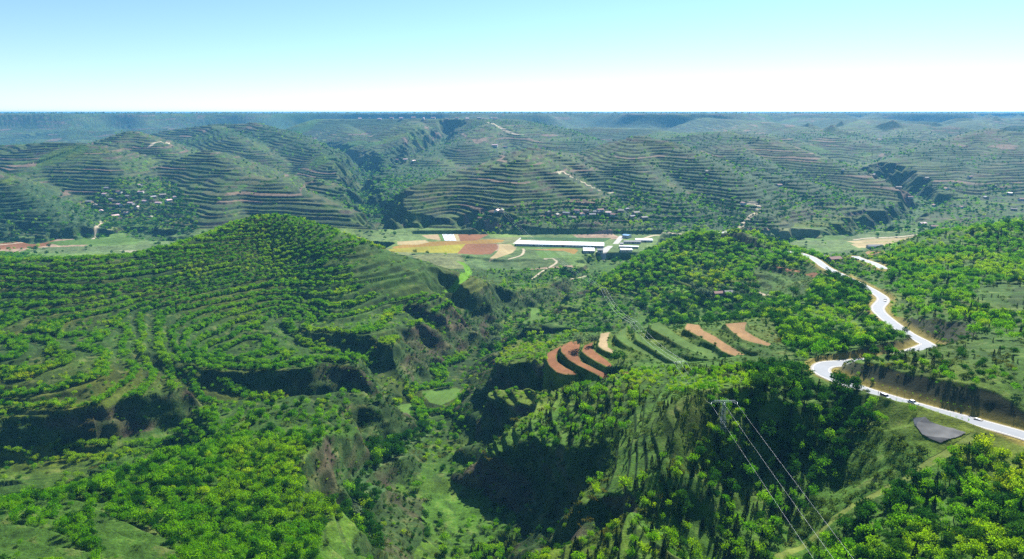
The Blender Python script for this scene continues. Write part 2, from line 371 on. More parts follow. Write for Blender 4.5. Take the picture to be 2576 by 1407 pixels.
def inpoly(X, Y, poly):
    c = np.zeros(X.shape, bool)
    n = len(poly)
    for i in range(n):
        x0, y0 = poly[i][:2]; x1, y1 = poly[(i + 1) % n][:2]
        if y0 == y1: continue
        m = ((Y > min(y0, y1)) & (Y <= max(y0, y1)))
        c ^= m & (X < (x1 - x0) * (Y - y0) / (y1 - y0) + x0)
    return c

def wpoly(poly, z):
    return [G(u, v, z) for u, v in poly]

PATCH = [(wpoly(p, z), z, c) for p, z, c in patches]
FLOOR = [(wpoly(p, 80), c) for p, c in floor_fields]

TERR_OFF = [G(u, v, z)[:2] for u, v, z in ((1360, 945, 143), (1370, 860, 143), (1600, 795, 150), (1960, 785, 165), (2010, 890, 165), (1840, 935, 158), (1550, 955, 150))]

def sub(fn, X, Y, box, arrs):
    m = (X > box[0]) & (X < box[1]) & (Y > box[2]) & (Y < box[3])
    if m.any(): fn(m)

def bbox(pts, r):
    a = np.array(pts)
    return a[:, 0].min() - r, a[:, 0].max() + r, a[:, 1].min() - r, a[:, 1].max() + r

def terrain(X, Y):
    """height, terrace phase, terrace id, cliff mask, road distance, patch index"""
    X = X.astype(np.float32); Y = Y.astype(np.float32)
    z = base(X, Y)
    n60 = fbm(X, Y, 70, 3, 3); n200 = fbm(X, Y, 260, 9, 3)
    near = 1 - sstep(1150, 1500, Y)
    z += n60 * (2.5 * near + 1.5) + n200 * 3 * near
    # ridged relief far away
    wx = X + fbm(X, Y, 500, 20, 2) * 120; wy = Y + fbm(X, Y, 500, 24, 2) * 120
    rg = ridged(wx, wy, 620, 30, 3)
    far = sstep(1380, 2600, Y)
    wide = sstep(.18, .5, X / Y)
    z += far * (rg ** 1.4) * (55 + 110 * wide * sstep(2000, 3800, Y))
    zr = z.copy()
    dn = fbm(X, Y, 240, 14, 3) * 26 + fbm(X, Y, 60, 40, 2) * 5
    for pts, slope, fw in ridges:
        hmax = max(p[2] for p in pts)
        reach = (hmax - 60) / slope + fw + 60
        b = bbox(pts, reach)
        m = (X > b[0]) & (X < b[1]) & (Y > b[2]) & (Y < b[3])
        if not m.any(): continue
        d, h = polydist(X[m], Y[m], pts)
        d = np.maximum(0, d - fw)
        amp = np.clip(d / 90, 0, 1)
        zz = h - slope * np.sqrt(d * d + 90) + slope * 9.5 + dn[m] * amp * slope * 1.3
        zr[m] = smax(zr[m], zz, 6)
    z = zr
    # plateau beyond
    ye = 5400 + fbm(X, Y, 1700, 50, 3) * 2300 + fbm(X, Y, 420, 45, 2) * 380 + 1300 * sstep(.1, .5, X / Y) - 700 * sstep(.05, -.4, X / Y)
    zp = 291 - np.maximum(0, ye - Y) * 0.24 - sstep(0, 300, ye - Y) * 25 + (rg - .5) * 25 * sstep(0, 400, ye - Y)
    zp = np.maximum(zp, 100)
    z = np.where(Y > 3200, smax(z, zp, 10), z)
    z = np.minimum(z, 293)
    # terraces
    step = np.where(Y < 1000, 5.2, 7.0).astype(np.float32)
    st = 5.0 - .9 * sstep(.02, .12, X / Y) * (Y < 700) + .7 * sstep(950, 1300, Y) + 1.5 * sstep(2200, 3000, Y) + 2.0 * sstep(3500, 5500, Y)
    low = (1 - sstep(480, 660, Y)) * (1 - sstep(-.05, .05, X / Y)) * near
    low = np.maximum(low, sstep(-.24, -.36, X / Y) * (1 - sstep(800, 950, Y)))
    st = st - 2.5 * low
    zref = np.where(Y < 1100, 130, 0).astype(np.float32)
    q = (z - zref) / st + 0.7 * fbm(X, Y, 110, 17, 2) * (1.4 + .4 * (Y < 1000))
    q = q + (.28 * np.sin(z * .37 + X * .004) + .10 * np.sin(z * .83)) * (.45 + .55 * near)
    lev = np.floor(q); f = (q - lev).astype(np.float32)
    wr = (0.24 + .08 * sstep(1500, 2500, Y) - .12 * low).astype(np.float32)
    g = np.where(f < 1 - wr, f * 0.16, 0.16 * (1 - wr) + (f - 1 + wr) / wr * (1 - 0.16 * (1 - wr)))
    zt = z + (g - f) * st
    a = 0.95 * (1 - 0.75 * (1 - near) * sstep(.35, .6, fbm(X, Y, 300, 27, 2)))
    a = np.where(inpoly(X, Y, TERR_OFF), 0, a) * (1 - .65 * sstep(.28, .36, X / Y) * (1 - sstep(290, 330, Y)))
    a = a * sstep(84, 96, z + far * 10) * (1 - .45 * sstep(.02, .12, X / Y) * (1 - sstep(600, 700, Y)))
    z1 = z + (zt - z) * a
    cliff = np.zeros_like(z1)
    gd = fbm(X, Y, 34, 33, 3); gd2 = fbm(X, Y, 90, 36, 2)
    fl = fbm(X, Y, 11, 44, 2) + .7 * (ridged(X, Y, 19, 47, 2) - .5)
    for pts, w0, sl_, na in gullies:
        b = bbox(pts, 160)
        m = (X > b[0]) & (X < b[1]) & (Y > b[2]) & (Y < b[3])
        if not m.any(): continue
        d, h = polydist(X[m], Y[m], pts)
        d = d + gd[m] * na * 2.5 + gd2[m] * na * .9 + fl[m] * 2.0
        e = np.maximum(0, d - w0)
        # talus, then wall
        tal = 15.0 if (1.2 < sl_ < 1.3) else 5.5
        wall = np.minimum(e * .6, tal) + np.maximum(0, e - tal / .6) * sl_ * 1.15
        if sl_ > 1.1:
            k9 = wall / 10.0 + .35 * gd2[m]; kf = np.floor(k9); fr = k9 - kf
            wall = wall + (np.clip((fr - .42) / .58, 0, 1) - fr) * 10.0 * .5
        zc = h + wall + gd[m] * 1.2
        old = z1[m]
        new = np.minimum(old, zc)
        cl = ((old - new) > .6) & (e > 8) & (sl_ > 1)
        cliff[m] = np.maximum(cliff[m], cl * np.clip((old - new), 0, 1) * min(1, sl_))
        bot = ((old - new) > .6) & (e <= 8)
        cliff[m] = np.where(bot, -1, cliff[m])
        z1[m] = new
    # road bench
    rd = np.full_like(z1, 999.0)
    for pts in (ROAD, ROAD2):
        b = bbox(pts, 60)
        m = (X > b[0]) & (X < b[1]) & (Y > b[2]) & (Y < b[3])
        if m.any():
            d, h = polydist(X[m], Y[m], pts)
            e = np.maximum(0, d - HW - 1.6)
            jit = gd[m] * 2
            hi = h + np.maximum(0, e + jit * np.clip(e / 6, 0, 1)) * .82
            lo = h - np.maximum(0, e - .6) * .75
            o = z1[m]
            nz = np.clip(o, lo, hi)
            cut = (o - nz > .4)
            cliff[m] = np.maximum(cliff[m], cut * 1.5)
            nz = np.where(d < HW + 1.6, h - .12, nz)
            z1[m] = nz
            rd[m] = np.minimum(rd[m], d)
    pi = np.full(z1.shape, -1, np.int16)
    for k, (pw, pz, c) in enumerate(PATCH):
        b = bbox(pw, 12)
        m = (X > b[0]) & (X < b[1]) & (Y > b[2]) & (Y < b[3])
        if not m.any(): continue
        x = X[m]; y = Y[m]
        ins = inpoly(x, y, pw)
        d, _ = polydist(x, y, pw + [pw[0]])
        e = np.where(ins, 0, d)
        wgt = 1 - sstep(0.3, 3.0 if pz > 120 else 8.0, e)
        o = z1[m]
        z1[m] = o + (pz - o) * wgt
        t = pi[m]; t[ins] = k; pi[m] = t
        cl = cliff[m]; cl[e < 1.5] = 0; cliff[m] = cl
    rough = fbm(X, Y, 5, 12, 2)
    z1 = z1 + np.where((rd > HW + 1) & (pi < 0), rough * .45, 0)
    return z1, f, lev, cliff, rd, pi, g, a

# ------------------------------------------------------------------ materials
def new_mat(name):
    m = bpy.data.materials.new(name); m.use_nodes = True
    t = m.node_tree; t.nodes.clear()
    o = t.nodes.new("ShaderNodeOutputMaterial")
    return m, t, o

def mat_simple(name, col, rough=.8, noise=.25, scale=1.5, metal=0.0, spec=.3, bump=0.0):
    m, t, o = new_mat(name)
    b = t.nodes.new("ShaderNodeBsdfPrincipled")
    b.inputs['Roughness'].default_value = rough; b.inputs['Metallic'].default_value = metal
    b.inputs['Specular IOR Level'].default_value = spec
    tc = t.nodes.new("ShaderNodeTexCoord")
    n = t.nodes.new("ShaderNodeTexNoise"); n.inputs['Scale'].default_value = scale; n.inputs['Detail'].default_value = 5
    t.links.new(tc.outputs['Object'], n.inputs['Vector'])
    mr = t.nodes.new("ShaderNodeMapRange"); mr.inputs[1].default_value = .3; mr.inputs[2].default_value = .7
    mr.inputs[3].default_value = 1 - noise; mr.inputs[4].default_value = 1 + noise
    t.links.new(n.outputs[0], mr.inputs[0])
    mx = t.nodes.new("ShaderNodeVectorMath"); mx.operation = 'SCALE'; mx.inputs[0].default_value = col
    t.links.new(mr.outputs[0], mx.inputs['Scale'])
    t.links.new(mx.outputs[0], b.inputs['Base Color'])
    if bump:
        bm_ = t.nodes.new("ShaderNodeBump"); bm_.inputs['Strength'].default_value = bump
        t.links.new(n.outputs[0], bm_.inputs['Height']); t.links.new(bm_.outputs[0], b.inputs['Normal'])
    t.links.new(b.outputs[0], o.inputs['Surface'])
    return m

def mat_ground():
    m, t, o = new_mat("ground_cover")
    L = t.links.new
    b = t.nodes.new("ShaderNodeBsdfPrincipled"); b.inputs['Roughness'].default_value = .95
    b.inputs['Specular IOR Level'].default_value = .1
    at = t.nodes.new("ShaderNodeAttribute"); at.attribute_name = "cover"
    ve = t.nodes.new("ShaderNodeAttribute"); ve.attribute_name = "veg"      # how tufted the surface is
    geo = t.nodes.new("ShaderNodeNewGeometry")
    n1 = t.nodes.new("ShaderNodeTexNoise"); n1.inputs['Scale'].default_value = .9; n1.inputs['Detail'].default_value = 4; n1.inputs['Roughness'].default_value = .7
    n2 = t.nodes.new("ShaderNodeTexNoise"); n2.inputs['Scale'].default_value = .11; n2.inputs['Detail'].default_value = 6; n2.inputs['Roughness'].default_value = .65
    n3 = t.nodes.new("ShaderNodeTexNoise"); n3.inputs['Scale'].default_value = .03; n3.inputs['Detail'].default_value = 4
    for n in (n1, n2, n3): L(geo.outputs['Position'], n.inputs['Vector'])
    def mr(src, a, b_, lo, hi):
        q = t.nodes.new("ShaderNodeMapRange"); q.inputs[1].default_value = a; q.inputs[2].default_value = b_
        q.inputs[3].default_value = lo; q.inputs[4].default_value = hi; L(src, q.inputs[0]); return q.outputs[0]
    def mul(a, c):
        q = t.nodes.new("ShaderNodeMath"); q.operation = 'MULTIPLY'; L(a, q.inputs[0]); L(c, q.inputs[1]); return q.outputs[0]
    f = mul(mr(n1.outputs[0], .3, .7, .55, 1.45), mul(mr(n2.outputs[0], .3, .7, .55, 1.5), mr(n3.outputs[0], .35, .65, .8, 1.2)))
    one = t.nodes.new("ShaderNodeMix"); one.data_type = 'FLOAT'
    L(ve.outputs['Fac'], one.inputs[0]); one.inputs[2].default_value = 1.0; L(f, one.inputs[3])
    sc = t.nodes.new("ShaderNodeVectorMath"); sc.operation = 'SCALE'
    L(at.outputs['Color'], sc.inputs[0]); L(one.outputs[0], sc.inputs['Scale'])
    # drifts of dry straw-coloured growth
    hs = t.nodes.new("ShaderNodeMix"); hs.data_type = 'RGBA'; hs.blend_type = 'MIX'
    dr = mul(mr(n2.outputs[0], .54, .70, 0, .5), ve.outputs['Fac'])
    L(dr, hs.inputs[0]); L(sc.outputs[0], hs.inputs[6]); hs.inputs[7].default_value = (.16, .15, .05, 1)
    L(hs.outputs[2], b.inputs['Base Color'])
    bp_ = t.nodes.new("ShaderNodeBump"); bp_.inputs['Strength'].default_value = .9; bp_.inputs['Distance'].default_value = .6
    hh = t.nodes.new("ShaderNodeMath"); hh.operation = 'MULTIPLY'; L(n1.outputs[0], hh.inputs[0]); L(ve.outputs['Fac'], hh.inputs[1])
    L(hh.outputs[0], bp_.inputs['Height']); L(bp_.outputs[0], b.inputs['Normal'])
    L(b.outputs[0], o.inputs['Surface'])
    return m

# ------------------------------------------------------------------ tagging
def tag(o, label=None, cat=None, group=None, kind=None):
    if label: o['label'] = label
    if cat: o['category'] = cat
    if group: o['group'] = group
    if kind: o['kind'] = kind
    return o

def link_mesh(name, verts, faces, mat=None, parent=None, smooth=False):
    me = bpy.data.meshes.new(name)
    me.from_pydata(verts, [], faces); me.update()
    if mat:
        for mm in (mat if isinstance(mat, (list, tuple)) else [mat]): me.materials.append(mm)
    o = bpy.data.objects.new(name, me); COL.objects.link(o)
    if parent: o.parent = parent
    if smooth: me.shade_smooth()
    return o

def fast_mesh(name, co, quads):
    me = bpy.data.meshes.new(name)
    nv = len(co); nq = len(quads)
    me.vertices.add(nv); me.vertices.foreach_set("co", co.astype(np.float32).ravel())
    me.loops.add(nq * 4); me.loops.foreach_set("vertex_index", quads.astype(np.int32).ravel())
    me.polygons.add(nq)
    me.polygons.foreach_set("loop_start", np.arange(0, nq * 4, 4, dtype=np.int32))
    me.update(calc_edges=True)
    return me

# ------------------------------------------------------------------ terrain mesh
def cover(X, Y, Z, f, lev, cliff, rd, pi, a):
    n = X.shape
    C = np.zeros(n + (3,), np.float32); veg = np.ones(n, np.float32)
    near = 1 - sstep(1000, 1300, Y)
    big = fbm(X, Y, 190, 52, 3)[..., None]
    grass = np.array((.040, .095, .008)) * (1 + .35 * big) + np.array((.03, .012, 0)) * np.clip(fbm(X, Y, 60, 55, 2), 0, 1)[..., None] * 2
    C[:] = grass * (1 - .32 * (sstep(.0, -.08, X / Y) * near * sstep(330, 400, Y)))[..., None]  # darker on the left terraces: shade between tree rows put into grass colour
    # fields on terrace treads: each terrace strip has its crop
    cell = (np.floor((X + 0.3 * Y + fbm(X, Y, 300, 58, 1) * 160) / 85)).astype(np.int64)
    h = ((lev.astype(np.int64) * 7919 + cell * 104729 + 13) % 65521)
    rnd = _TAB[60].ravel()[h]
    pal = np.array([(.09, .15, .04), (.12, .19, .05), (.07, .12, .03), (.11, .17, .05), (.10, .18, .035), (.16, .18, .07), (.30, .21, .14), (.14, .21, .045), (.10, .15, .05), (.08, .14, .04)], np.float32)
    crops = pal[(rnd * 9.99).astype(int)] * .45
    tread = (f < .74)
    farm = (1 - near) * (a > .3)
    k = (farm * tread)[..., None]
    C = C * (1 - k) + crops * k
    bank = np.array((.018, .036, .010), np.float32) * (1 + .3 * big)  # dark scrub on the risers, with the trees' shade also put into its colour
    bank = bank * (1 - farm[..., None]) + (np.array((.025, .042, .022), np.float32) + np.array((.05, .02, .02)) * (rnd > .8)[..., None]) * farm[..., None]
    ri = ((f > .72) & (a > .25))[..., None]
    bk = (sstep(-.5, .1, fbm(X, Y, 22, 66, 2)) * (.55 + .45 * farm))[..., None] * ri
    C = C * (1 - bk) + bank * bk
    # woods and scrub on the far slopes
    sc = sstep(.12, .3, fbm(X, Y, 330, 61, 3)) * sstep(900, 1300, Y)
    C = C * (1 - .85 * sc[..., None]) + np.array((.022, .055, .018)) * .85 * sc[..., None]
    # valley floor (flat land): plots
    fl = ((Z < 88) & (Y > 980) & (Y < 1290) & (cliff <= 0) & (a > -1) & (np.abs(Z - 80) < 8))
    c2 = np.floor((X * .9 + Y * .2) / 70).astype(np.int64) * 31 + np.floor((Y * .9 - X * .2) / 55).astype(np.int64) * 17
    pr = pal[(_TAB[61].ravel()[(c2 * 7919) % 65521] * 9.99).astype(int)] * .9
    C = np.where((fl & (Y < 1700))[..., None], pr, C)
    # loess walls and gully beds
    cw = np.clip(cliff, 0, 1)[..., None]
    strat = fbm(X, Y, 14, 31, 3)[..., None]
    loess = np.array((.060, .048, .028)) * (1 + .5 * strat)
    scrub = np.array((.024, .060, .010))
    wm = sstep(-.6, .05, fbm(X + Z * 3, Y - Z * 2, 26, 38, 3))[..., None]
    wall = loess * (1 - wm * .92) + scrub * wm * .92
    wall = wall * (1 - near[..., None] * 0) 
    C = C * (1 - cw) + wall * cw
    cut = (cliff > 1.2)[..., None]
    C = np.where(cut, np.array((.034, .042, .018)) * (1 + .6 * strat), C)
    C = np.where((cliff < 0)[..., None], np.array((.040, .085, .022)) * (1 + .3 * big), C)
    veg = np.where(cliff > 1.2, .35, veg)
    # road verge: dry yellow grass and bare shoulder
    vg = (1 - sstep(HW + 2.2, HW + 6, rd))[..., None]
    C = C * (1 - vg) + np.array((.20, .165, .035)) * vg
    # named plots
    for k_, (pw, pz, c) in enumerate(PATCH):
        m = pi == k_
        if m.any() and c is not None:
            furrow = (1 + .04 * np.sin(((X * .93 - Y * .37)[m]) * 1.3)) * (1 + .35 * fbm(X[m], Y[m], 14, 8, 3))
            C[m] = np.array(c, np.float32) * furrow[:, None]; veg[m] = .35
    for pw, c in FLOOR + DRAPED:
        b = bbox(pw, 2)
        m = (X > b[0]) & (X < b[1]) & (Y > b[2]) & (Y < b[3])
        if m.any():
            ins = inpoly(X[m], Y[m], pw)
            rw = (1 + .04 * np.sin((X[m] * .8 + Y[m] * .2) * .9)) * (1 + .3 * fbm(X[m], Y[m], 45, 15, 3))
            t = C[m]; t[ins] = (np.array(c)[None] * rw[ins][:, None]); C[m] = t
            t = veg[m]; t[ins] = .3; veg[m] = t
    # beaten tracks
    for pts, hw, tc_ in TRACKS:
        b = bbox(pts, 8)
        m = (X > b[0]) & (X < b[1]) & (Y > b[2]) & (Y < b[3])
        if m.any():
            d, _ = polydist(X[m], Y[m], pts)
            q = (1 - sstep(hw * .8, hw * 1.2, d))[:, None]
            C[m] = C[m] * (1 - q) + np.array(tc_) * q
            t = veg[m]; t[q[:, 0] > .5] = .3; veg[m] = t
    return np.clip(C, .008, .8), veg

_tt = lambda pts, z: catmull([G(u, v, z) for u, v in pts], 6)
TRK = (.42, .35, .24)
TRACKS = [
    (_tt([(1280, 652), (1310, 643), (1318, 632), (1316, 626)], 80), 2.0, TRK),
    (_tt([(1340, 690), (1375, 668), (1400, 655), (1392, 648), (1370, 648)], 82), 1.8, TRK),
    (_tt([(1395, 693), (1440, 680), (1480, 672)], 84), 1.6, TRK),
    (catmull([G(1905, 714, 131), G(1925, 728, 131), G(1938, 745, 131), G(1950, 757, 131)], 6), 1.9, TRK),
    (_tt([(0, 612), (100, 603), (200, 596), (235, 588), (258, 565)], 86), 3.0, TRK),
    (_tt([(690, 633), (820, 625), (900, 622)], 80), 2.5, TRK),
    (_tt([(1620, 600), (1650, 592), (1700, 596), (1790, 600)], 80), 3.5, TRK),
    (_tt([(1855, 572), (1880, 562), (1905, 553), (1898, 545), (1860, 545)], 90), 5.0, TRK),
    (catmull([V(1400, 463, 1600), V(1420, 452, 1640), V(1490, 462, 1560), V(1540, 460, 1560)], 6), 5, TRK),
    (catmull([V(1225, 310, 3300), V(1290, 335, 2950), V(1315, 345, 2900)], 6), 7, TRK),
    (catmull([V(385, 445, 2100), V(400, 430, 2150), V(425, 412, 2230), V(430, 400, 2300)], 6), 5, TRK),
    (_tt([(2150, 603), (2250, 598), (2330, 594)], 80), 3, TRK),
]

def hits(uvs):
    """where the rays through these picture points meet the ground"""
    out = []
    Ys = np.exp(np.arange(math.log(110), math.log(9000), .0012))
    for u, v in uvs:
        r = ratio(v); z = CZ + Ys * r
        y = (703.5 - v) / FPX
        X = ((u - 1288.0) / FPX) / (cp + y * sp) * Ys
        g = terrain(X, Ys)[0]
        k = np.where(g >= z)[0]
        i = k[0] if len(k) else len(Ys) - 1
        out.append((float(X[i]), float(Ys[i]), float(g[i])))
    return out

TRACKS.append((catmull(hits([(1960, 1400), (2060, 1340), (2170, 1262), (2300, 1190), (2400, 1130), (2450, 1098)]), 6), 1.5, (.13, .17, .03)))
DRAPED = [([(h[0], h[1]) for h in hits(p)], c) for p, c in draped]

def build_ground():
    dl = .0023 / RES
    ly = np.concatenate([np.linspace(math.log(20), math.log(125), 60, endpoint=False),
                         np.arange(math.log(125), math.log(1150), dl), np.arange(math.log(1150), math.log(3300), dl * .55), np.arange(math.log(3300), math.log(9000), dl),
                         np.linspace(math.log(9000), math.log(60000), 140)])
    nc = int(1560 * RES)
    t = np.concatenate([np.linspace(-2.8, -.93, 50, endpoint=False), np.linspace(-.93, .93, nc), np.linspace(.93, 2.8, 51)[1:]])
    YY = np.exp(ly)
    nr, ncol = len(YY), len(t)
    co = np.zeros((nr, ncol, 3), np.float32); cv = np.zeros((nr, ncol, 4), np.float32); vg = np.zeros((nr, ncol), np.float32)
    ch = 120
    for r0 in range(0, nr, ch):
        y = YY[r0:r0 + ch]
        Y = np.repeat(y[:, None], ncol, 1).astype(np.float32); X = (Y * t[None]).astype(np.float32)
        Z, f, lev, cl, rd, pi, g, a = terrain(X, Y)
        C, v = cover(X, Y, Z, f, lev, cl, rd, pi, a)
        co[r0:r0 + ch, :, 0] = X; co[r0:r0 + ch, :, 1] = Y; co[r0:r0 + ch, :, 2] = Z
        cv[r0:r0 + ch, :, :3] = C; cv[r0:r0 + ch, :, 3] = 1; vg[r0:r0 + ch] = v
    idx = np.arange(nr * ncol).reshape(nr, ncol)
    quads = np.stack([idx[:-1, :-1], idx[:-1, 1:], idx[1:, 1:], idx[1:, :-1]], -1).reshape(-1, 4)
    me = fast_mesh("ground", co.reshape(-1, 3), quads)
    ca = me.attributes.new("cover", 'FLOAT_COLOR', 'POINT'); ca.data.foreach_set("color", cv.ravel())
    va = me.attributes.new("veg", 'FLOAT', 'POINT'); va.data.foreach_set("value", vg.ravel())
    me.materials.append(mat_ground())
    o = bpy.data.objects.new("ground", me); COL.objects.link(o)
    tag(o, kind='structure')
    # horizon angle seen so far along every column: tells whether a point is in sight
    ang = (co[:, :, 2] - CZ) / co[:, :, 1]
    vis = np.maximum.accumulate(ang, 0)
    return t, ly, vis

import time as _time
_t0 = _time.time()
GT, GL, GVIS = build_ground()
print("ground", _time.time() - _t0)

def in_sight(X, Y, Ztop):
    tt = X / Y
    j = np.clip(np.searchsorted(GT, tt), 1, len(GT) - 1)
    i = np.clip(np.searchsorted(GL, np.log(Y)) - 2, 0, len(GL) - 1)
    return (Ztop - CZ) / Y > GVIS[i, j] - .0004

# haze
hm, ht, ho = new_mat("haze_air")
pv = ht.nodes.new("ShaderNodeVolumePrincipled")
pv.inputs['Color'].default_value = (.17, .56, 1.0, 1)
pv.inputs['Density'].default_value = 7.0e-5
pv.inputs['Anisotropy'].default_value = 0.0
ht.links.new(pv.outputs[0], ho.inputs['Volume'])
hx, hy0, hy1, hz0, hz1 = 175000, -400, 61000, 30, 312
hv = [(x, y, z) for z in (hz0, hz1) for y in (hy0, hy1) for x in (-hx, hx)]
hz = link_mesh("haze", hv, [(0, 2, 3, 1), (4, 5, 7, 6), (0, 1, 5, 4), (2, 6, 7, 3), (0, 4, 6, 2), (1, 3, 7, 5)], hm)
tag(hz, kind='stuff')

# ------------------------------------------------------------------ foliage
def mat_leaf(name, c0, c1, c2, transl=.45, drift=.5):
    """c0..c1 vary from plant to plant, c2 is the turned colour that comes in drifts"""
    m, t, o = new_mat(name); L = t.links.new
    oi = t.nodes.new("ShaderNodeObjectInfo")
    n = t.nodes.new("ShaderNodeTexNoise"); n.inputs['Scale'].default_value = .022; n.inputs['Detail'].default_value = 3
    L(oi.outputs['Location'], n.inputs['Vector'])
    mr = t.nodes.new("ShaderNodeMapRange"); mr.inputs[1].default_value = .5; mr.inputs[2].default_value = .68; mr.inputs[3].default_value = 0; mr.inputs[4].default_value = drift
    L(n.outputs[0], mr.inputs[0])
    a = t.nodes.new("ShaderNodeMix"); a.data_type = 'RGBA'; a.inputs[6].default_value = c0 + (1,); a.inputs[7].default_value = c1 + (1,)
    L(oi.outputs['Random'], a.inputs[0])
    b = t.nodes.new("ShaderNodeMix"); b.data_type = 'RGBA'; b.inputs[7].default_value = c2 + (1,)
    L(mr.outputs[0], b.inputs[0]); L(a.outputs[2], b.inputs[6])
    tc = t.nodes.new("ShaderNodeTexCoord")
    n2 = t.nodes.new("ShaderNodeTexNoise"); n2.inputs['Scale'].default_value = 1.3; n2.inputs['Detail'].default_value = 2
    L(tc.outputs['Object'], n2.inputs['Vector'])
    m2 = t.nodes.new("ShaderNodeMapRange"); m2.inputs[1].default_value = .3; m2.inputs[2].default_value = .7; m2.inputs[3].default_value = .55; m2.inputs[4].default_value = 1.4
    L(n2.outputs[0], m2.inputs[0])
    s = t.nodes.new("ShaderNodeVectorMath"); s.operation = 'SCALE'; L(b.outputs[2], s.inputs[0]); L(m2.outputs[0], s.inputs['Scale'])
    d = t.nodes.new("ShaderNodeBsdfDiffuse"); L(s.outputs[0], d.inputs['Color'])
    tr = t.nodes.new("ShaderNodeBsdfTranslucent")
    s2 = t.nodes.new("ShaderNodeVectorMath"); s2.operation = 'MULTIPLY'; s2.inputs[1].default_value = (1.5, 1.5, .7); L(s.outputs[0], s2.inputs[0]); L(s2.outputs[0], tr.inputs['Color'])
    mx = t.nodes.new("ShaderNodeMixShader"); mx.inputs[0].default_value = transl; L(d.outputs[0], mx.inputs[1]); L(tr.outputs[0], mx.inputs[2])
    L(mx.outputs[0], o.inputs['Surface'])
    return m

M_GREEN = mat_leaf("leaf_green", (.060, .215, .002), (.150, .330, .003), (.26, .39, .004), .55, .7)
M_YEL = mat_leaf("leaf_yellow_green", (.16, .36, .006), (.28, .42, .008), (.40, .40, .012), .5, .5)
M_DARK = mat_leaf("leaf_dark_green", (.014, .075, .006), (.036, .130, .008), (.06, .15, .01), .4, .6)
M_CYP = mat_leaf("needle_dark", (.008, .030, .008), (.014, .045, .010), (.02, .05, .01), .1, .4)
M_SILV = mat_leaf("leaf_grey_green", (.13, .20, .13), (.17, .24, .16), (.13, .20, .12), .35, .3)
M_BUSH = mat_leaf("leaf_bush", (.035, .085, .014), (.075, .120, .020), (.15, .13, .03), .4, .8)
M_BARK = mat_simple("bark", (.09, .065, .045), .9, .4, 6)

def cards(rs, centres, size, up=.3):
    """one folded leaf-spray per centre"""
    vs = []; fs = []
    for c, s in zip(centres, size):
        n = rs.normal(size=3); n[2] = abs(n[2]) + up; n /= np.linalg.norm(n)
        a = np.cross(n, rs.normal(size=3)); a /= np.linalg.norm(a) + 1e-9
        b = np.cross(n, a)
        k = len(vs)
        w_ = .38 + .25 * rs.random()
        vs += [c - a * s, c + b * s * w_ + n * s * .18, c + a * s, c - b * s * w_ + n * s * .18]
        fs += [(k, k + 1, k + 2), (k, k + 2, k + 3)]
    return vs, fs

def crown_mesh(name, seed, mat, kind, n=380):
    rs = np.random.default_rng(seed)
    C = []; S = []
    if kind == 'round':
        lobes = []
        for i in range(9):
            th = rs.random() * 6.28; rr = .34 * math.sqrt(rs.random())
            lobes.append((rr * math.cos(th), rr * math.sin(th), .42 + .42 * rs.random(), .15 + .11 * rs.random()))
        lobes.append((0, 0, .68, .26))
        for i in range(n):
            l = lobes[rs.integers(len(lobes))]
            d = rs.normal(size=3); d /= np.linalg.norm(d); r = l[3] * (.65 + .45 * rs.random())
            C.append(np.array((l[0] + d[0] * r, l[1] + d[1] * r, l[2] + d[2] * r * .85))); S.append(.038 + .035 * rs.random())
    elif kind == 'cone':
        for i in range(n):
            h = rs.random() ** 1.15; th = rs.random() * 6.28
            r = (.19 * (1 - h) ** .75 * min(1, (h + .06) * 7)) * (.6 + .45 * rs.random())
            C.append(np.array((r * math.cos(th), r * math.sin(th), .04 + h * .95))); S.append(.028 + .022 * rs.random())
    elif kind == 'bush':
        lobes = [(rs.normal() * .35, rs.normal() * .35, .25 + .25 * rs.random(), .28 + .15 * rs.random()) for _ in range(6)]
        for i in range(n):
            l = lobes[rs.integers(len(lobes))]
            d = rs.normal(size=3); d /= np.linalg.norm(d); d[2] = abs(d[2]); r = l[3] * (.7 + .4 * rs.random())
            C.append(np.array((l[0] + d[0] * r, l[1] + d[1] * r, l[2] * .6 + d[2] * r))); S.append(.09 + .09 * rs.random())
    vs, fs = cards(rs, C, S, .1)
    me = bpy.data.meshes.new(name); me.from_pydata([tuple(v) for v in vs], [], fs); me.update(); me.materials.append(mat)
    return me

def trunk_mesh(seed, top=.62, r0=.022):
    rs = np.random.default_rng(seed)
    vs = []; fs = []
    def tube(p0, p1, ra, rb):
        k = len(vs); ax = np.array(p1) - np.array(p0); ax /= np.linalg.norm(ax)
        a = np.cross(ax, (0.3, .9, .1)); a /= np.linalg.norm(a); b = np.cross(ax, a)
        for p, r in ((p0, ra), (p1, rb)):
            for i in range(6):
                q = i * math.pi / 3
                vs.append(tuple(np.array(p) + (a * math.cos(q) + b * math.sin(q)) * r))
        for i in range(6): fs.append((k + i, k + (i + 1) % 6, k + 6 + (i + 1) % 6, k + 6 + i))
        fs.append(tuple(range(k + 6, k + 12)))
    m = (.015 * rs.normal(), .015 * rs.normal(), .3)
    tube((0, 0, -.06), m, r0 * 1.2, r0 * .85); tube(m, (.0, .0, top), r0 * .85, r0 * .3)
    for i in range(4):
        th = i * 1.57 + rs.random(); h = .28 + .08 * i
        tube((m[0] * .8, m[1] * .8, h), (.2 * math.cos(th), .2 * math.sin(th), h + .2), r0 * .5, r0 * .15)
    me = bpy.data.meshes.new("trunk"); me.from_pydata(vs, [], fs); me.update(); me.materials.append(M_BARK)
    return me

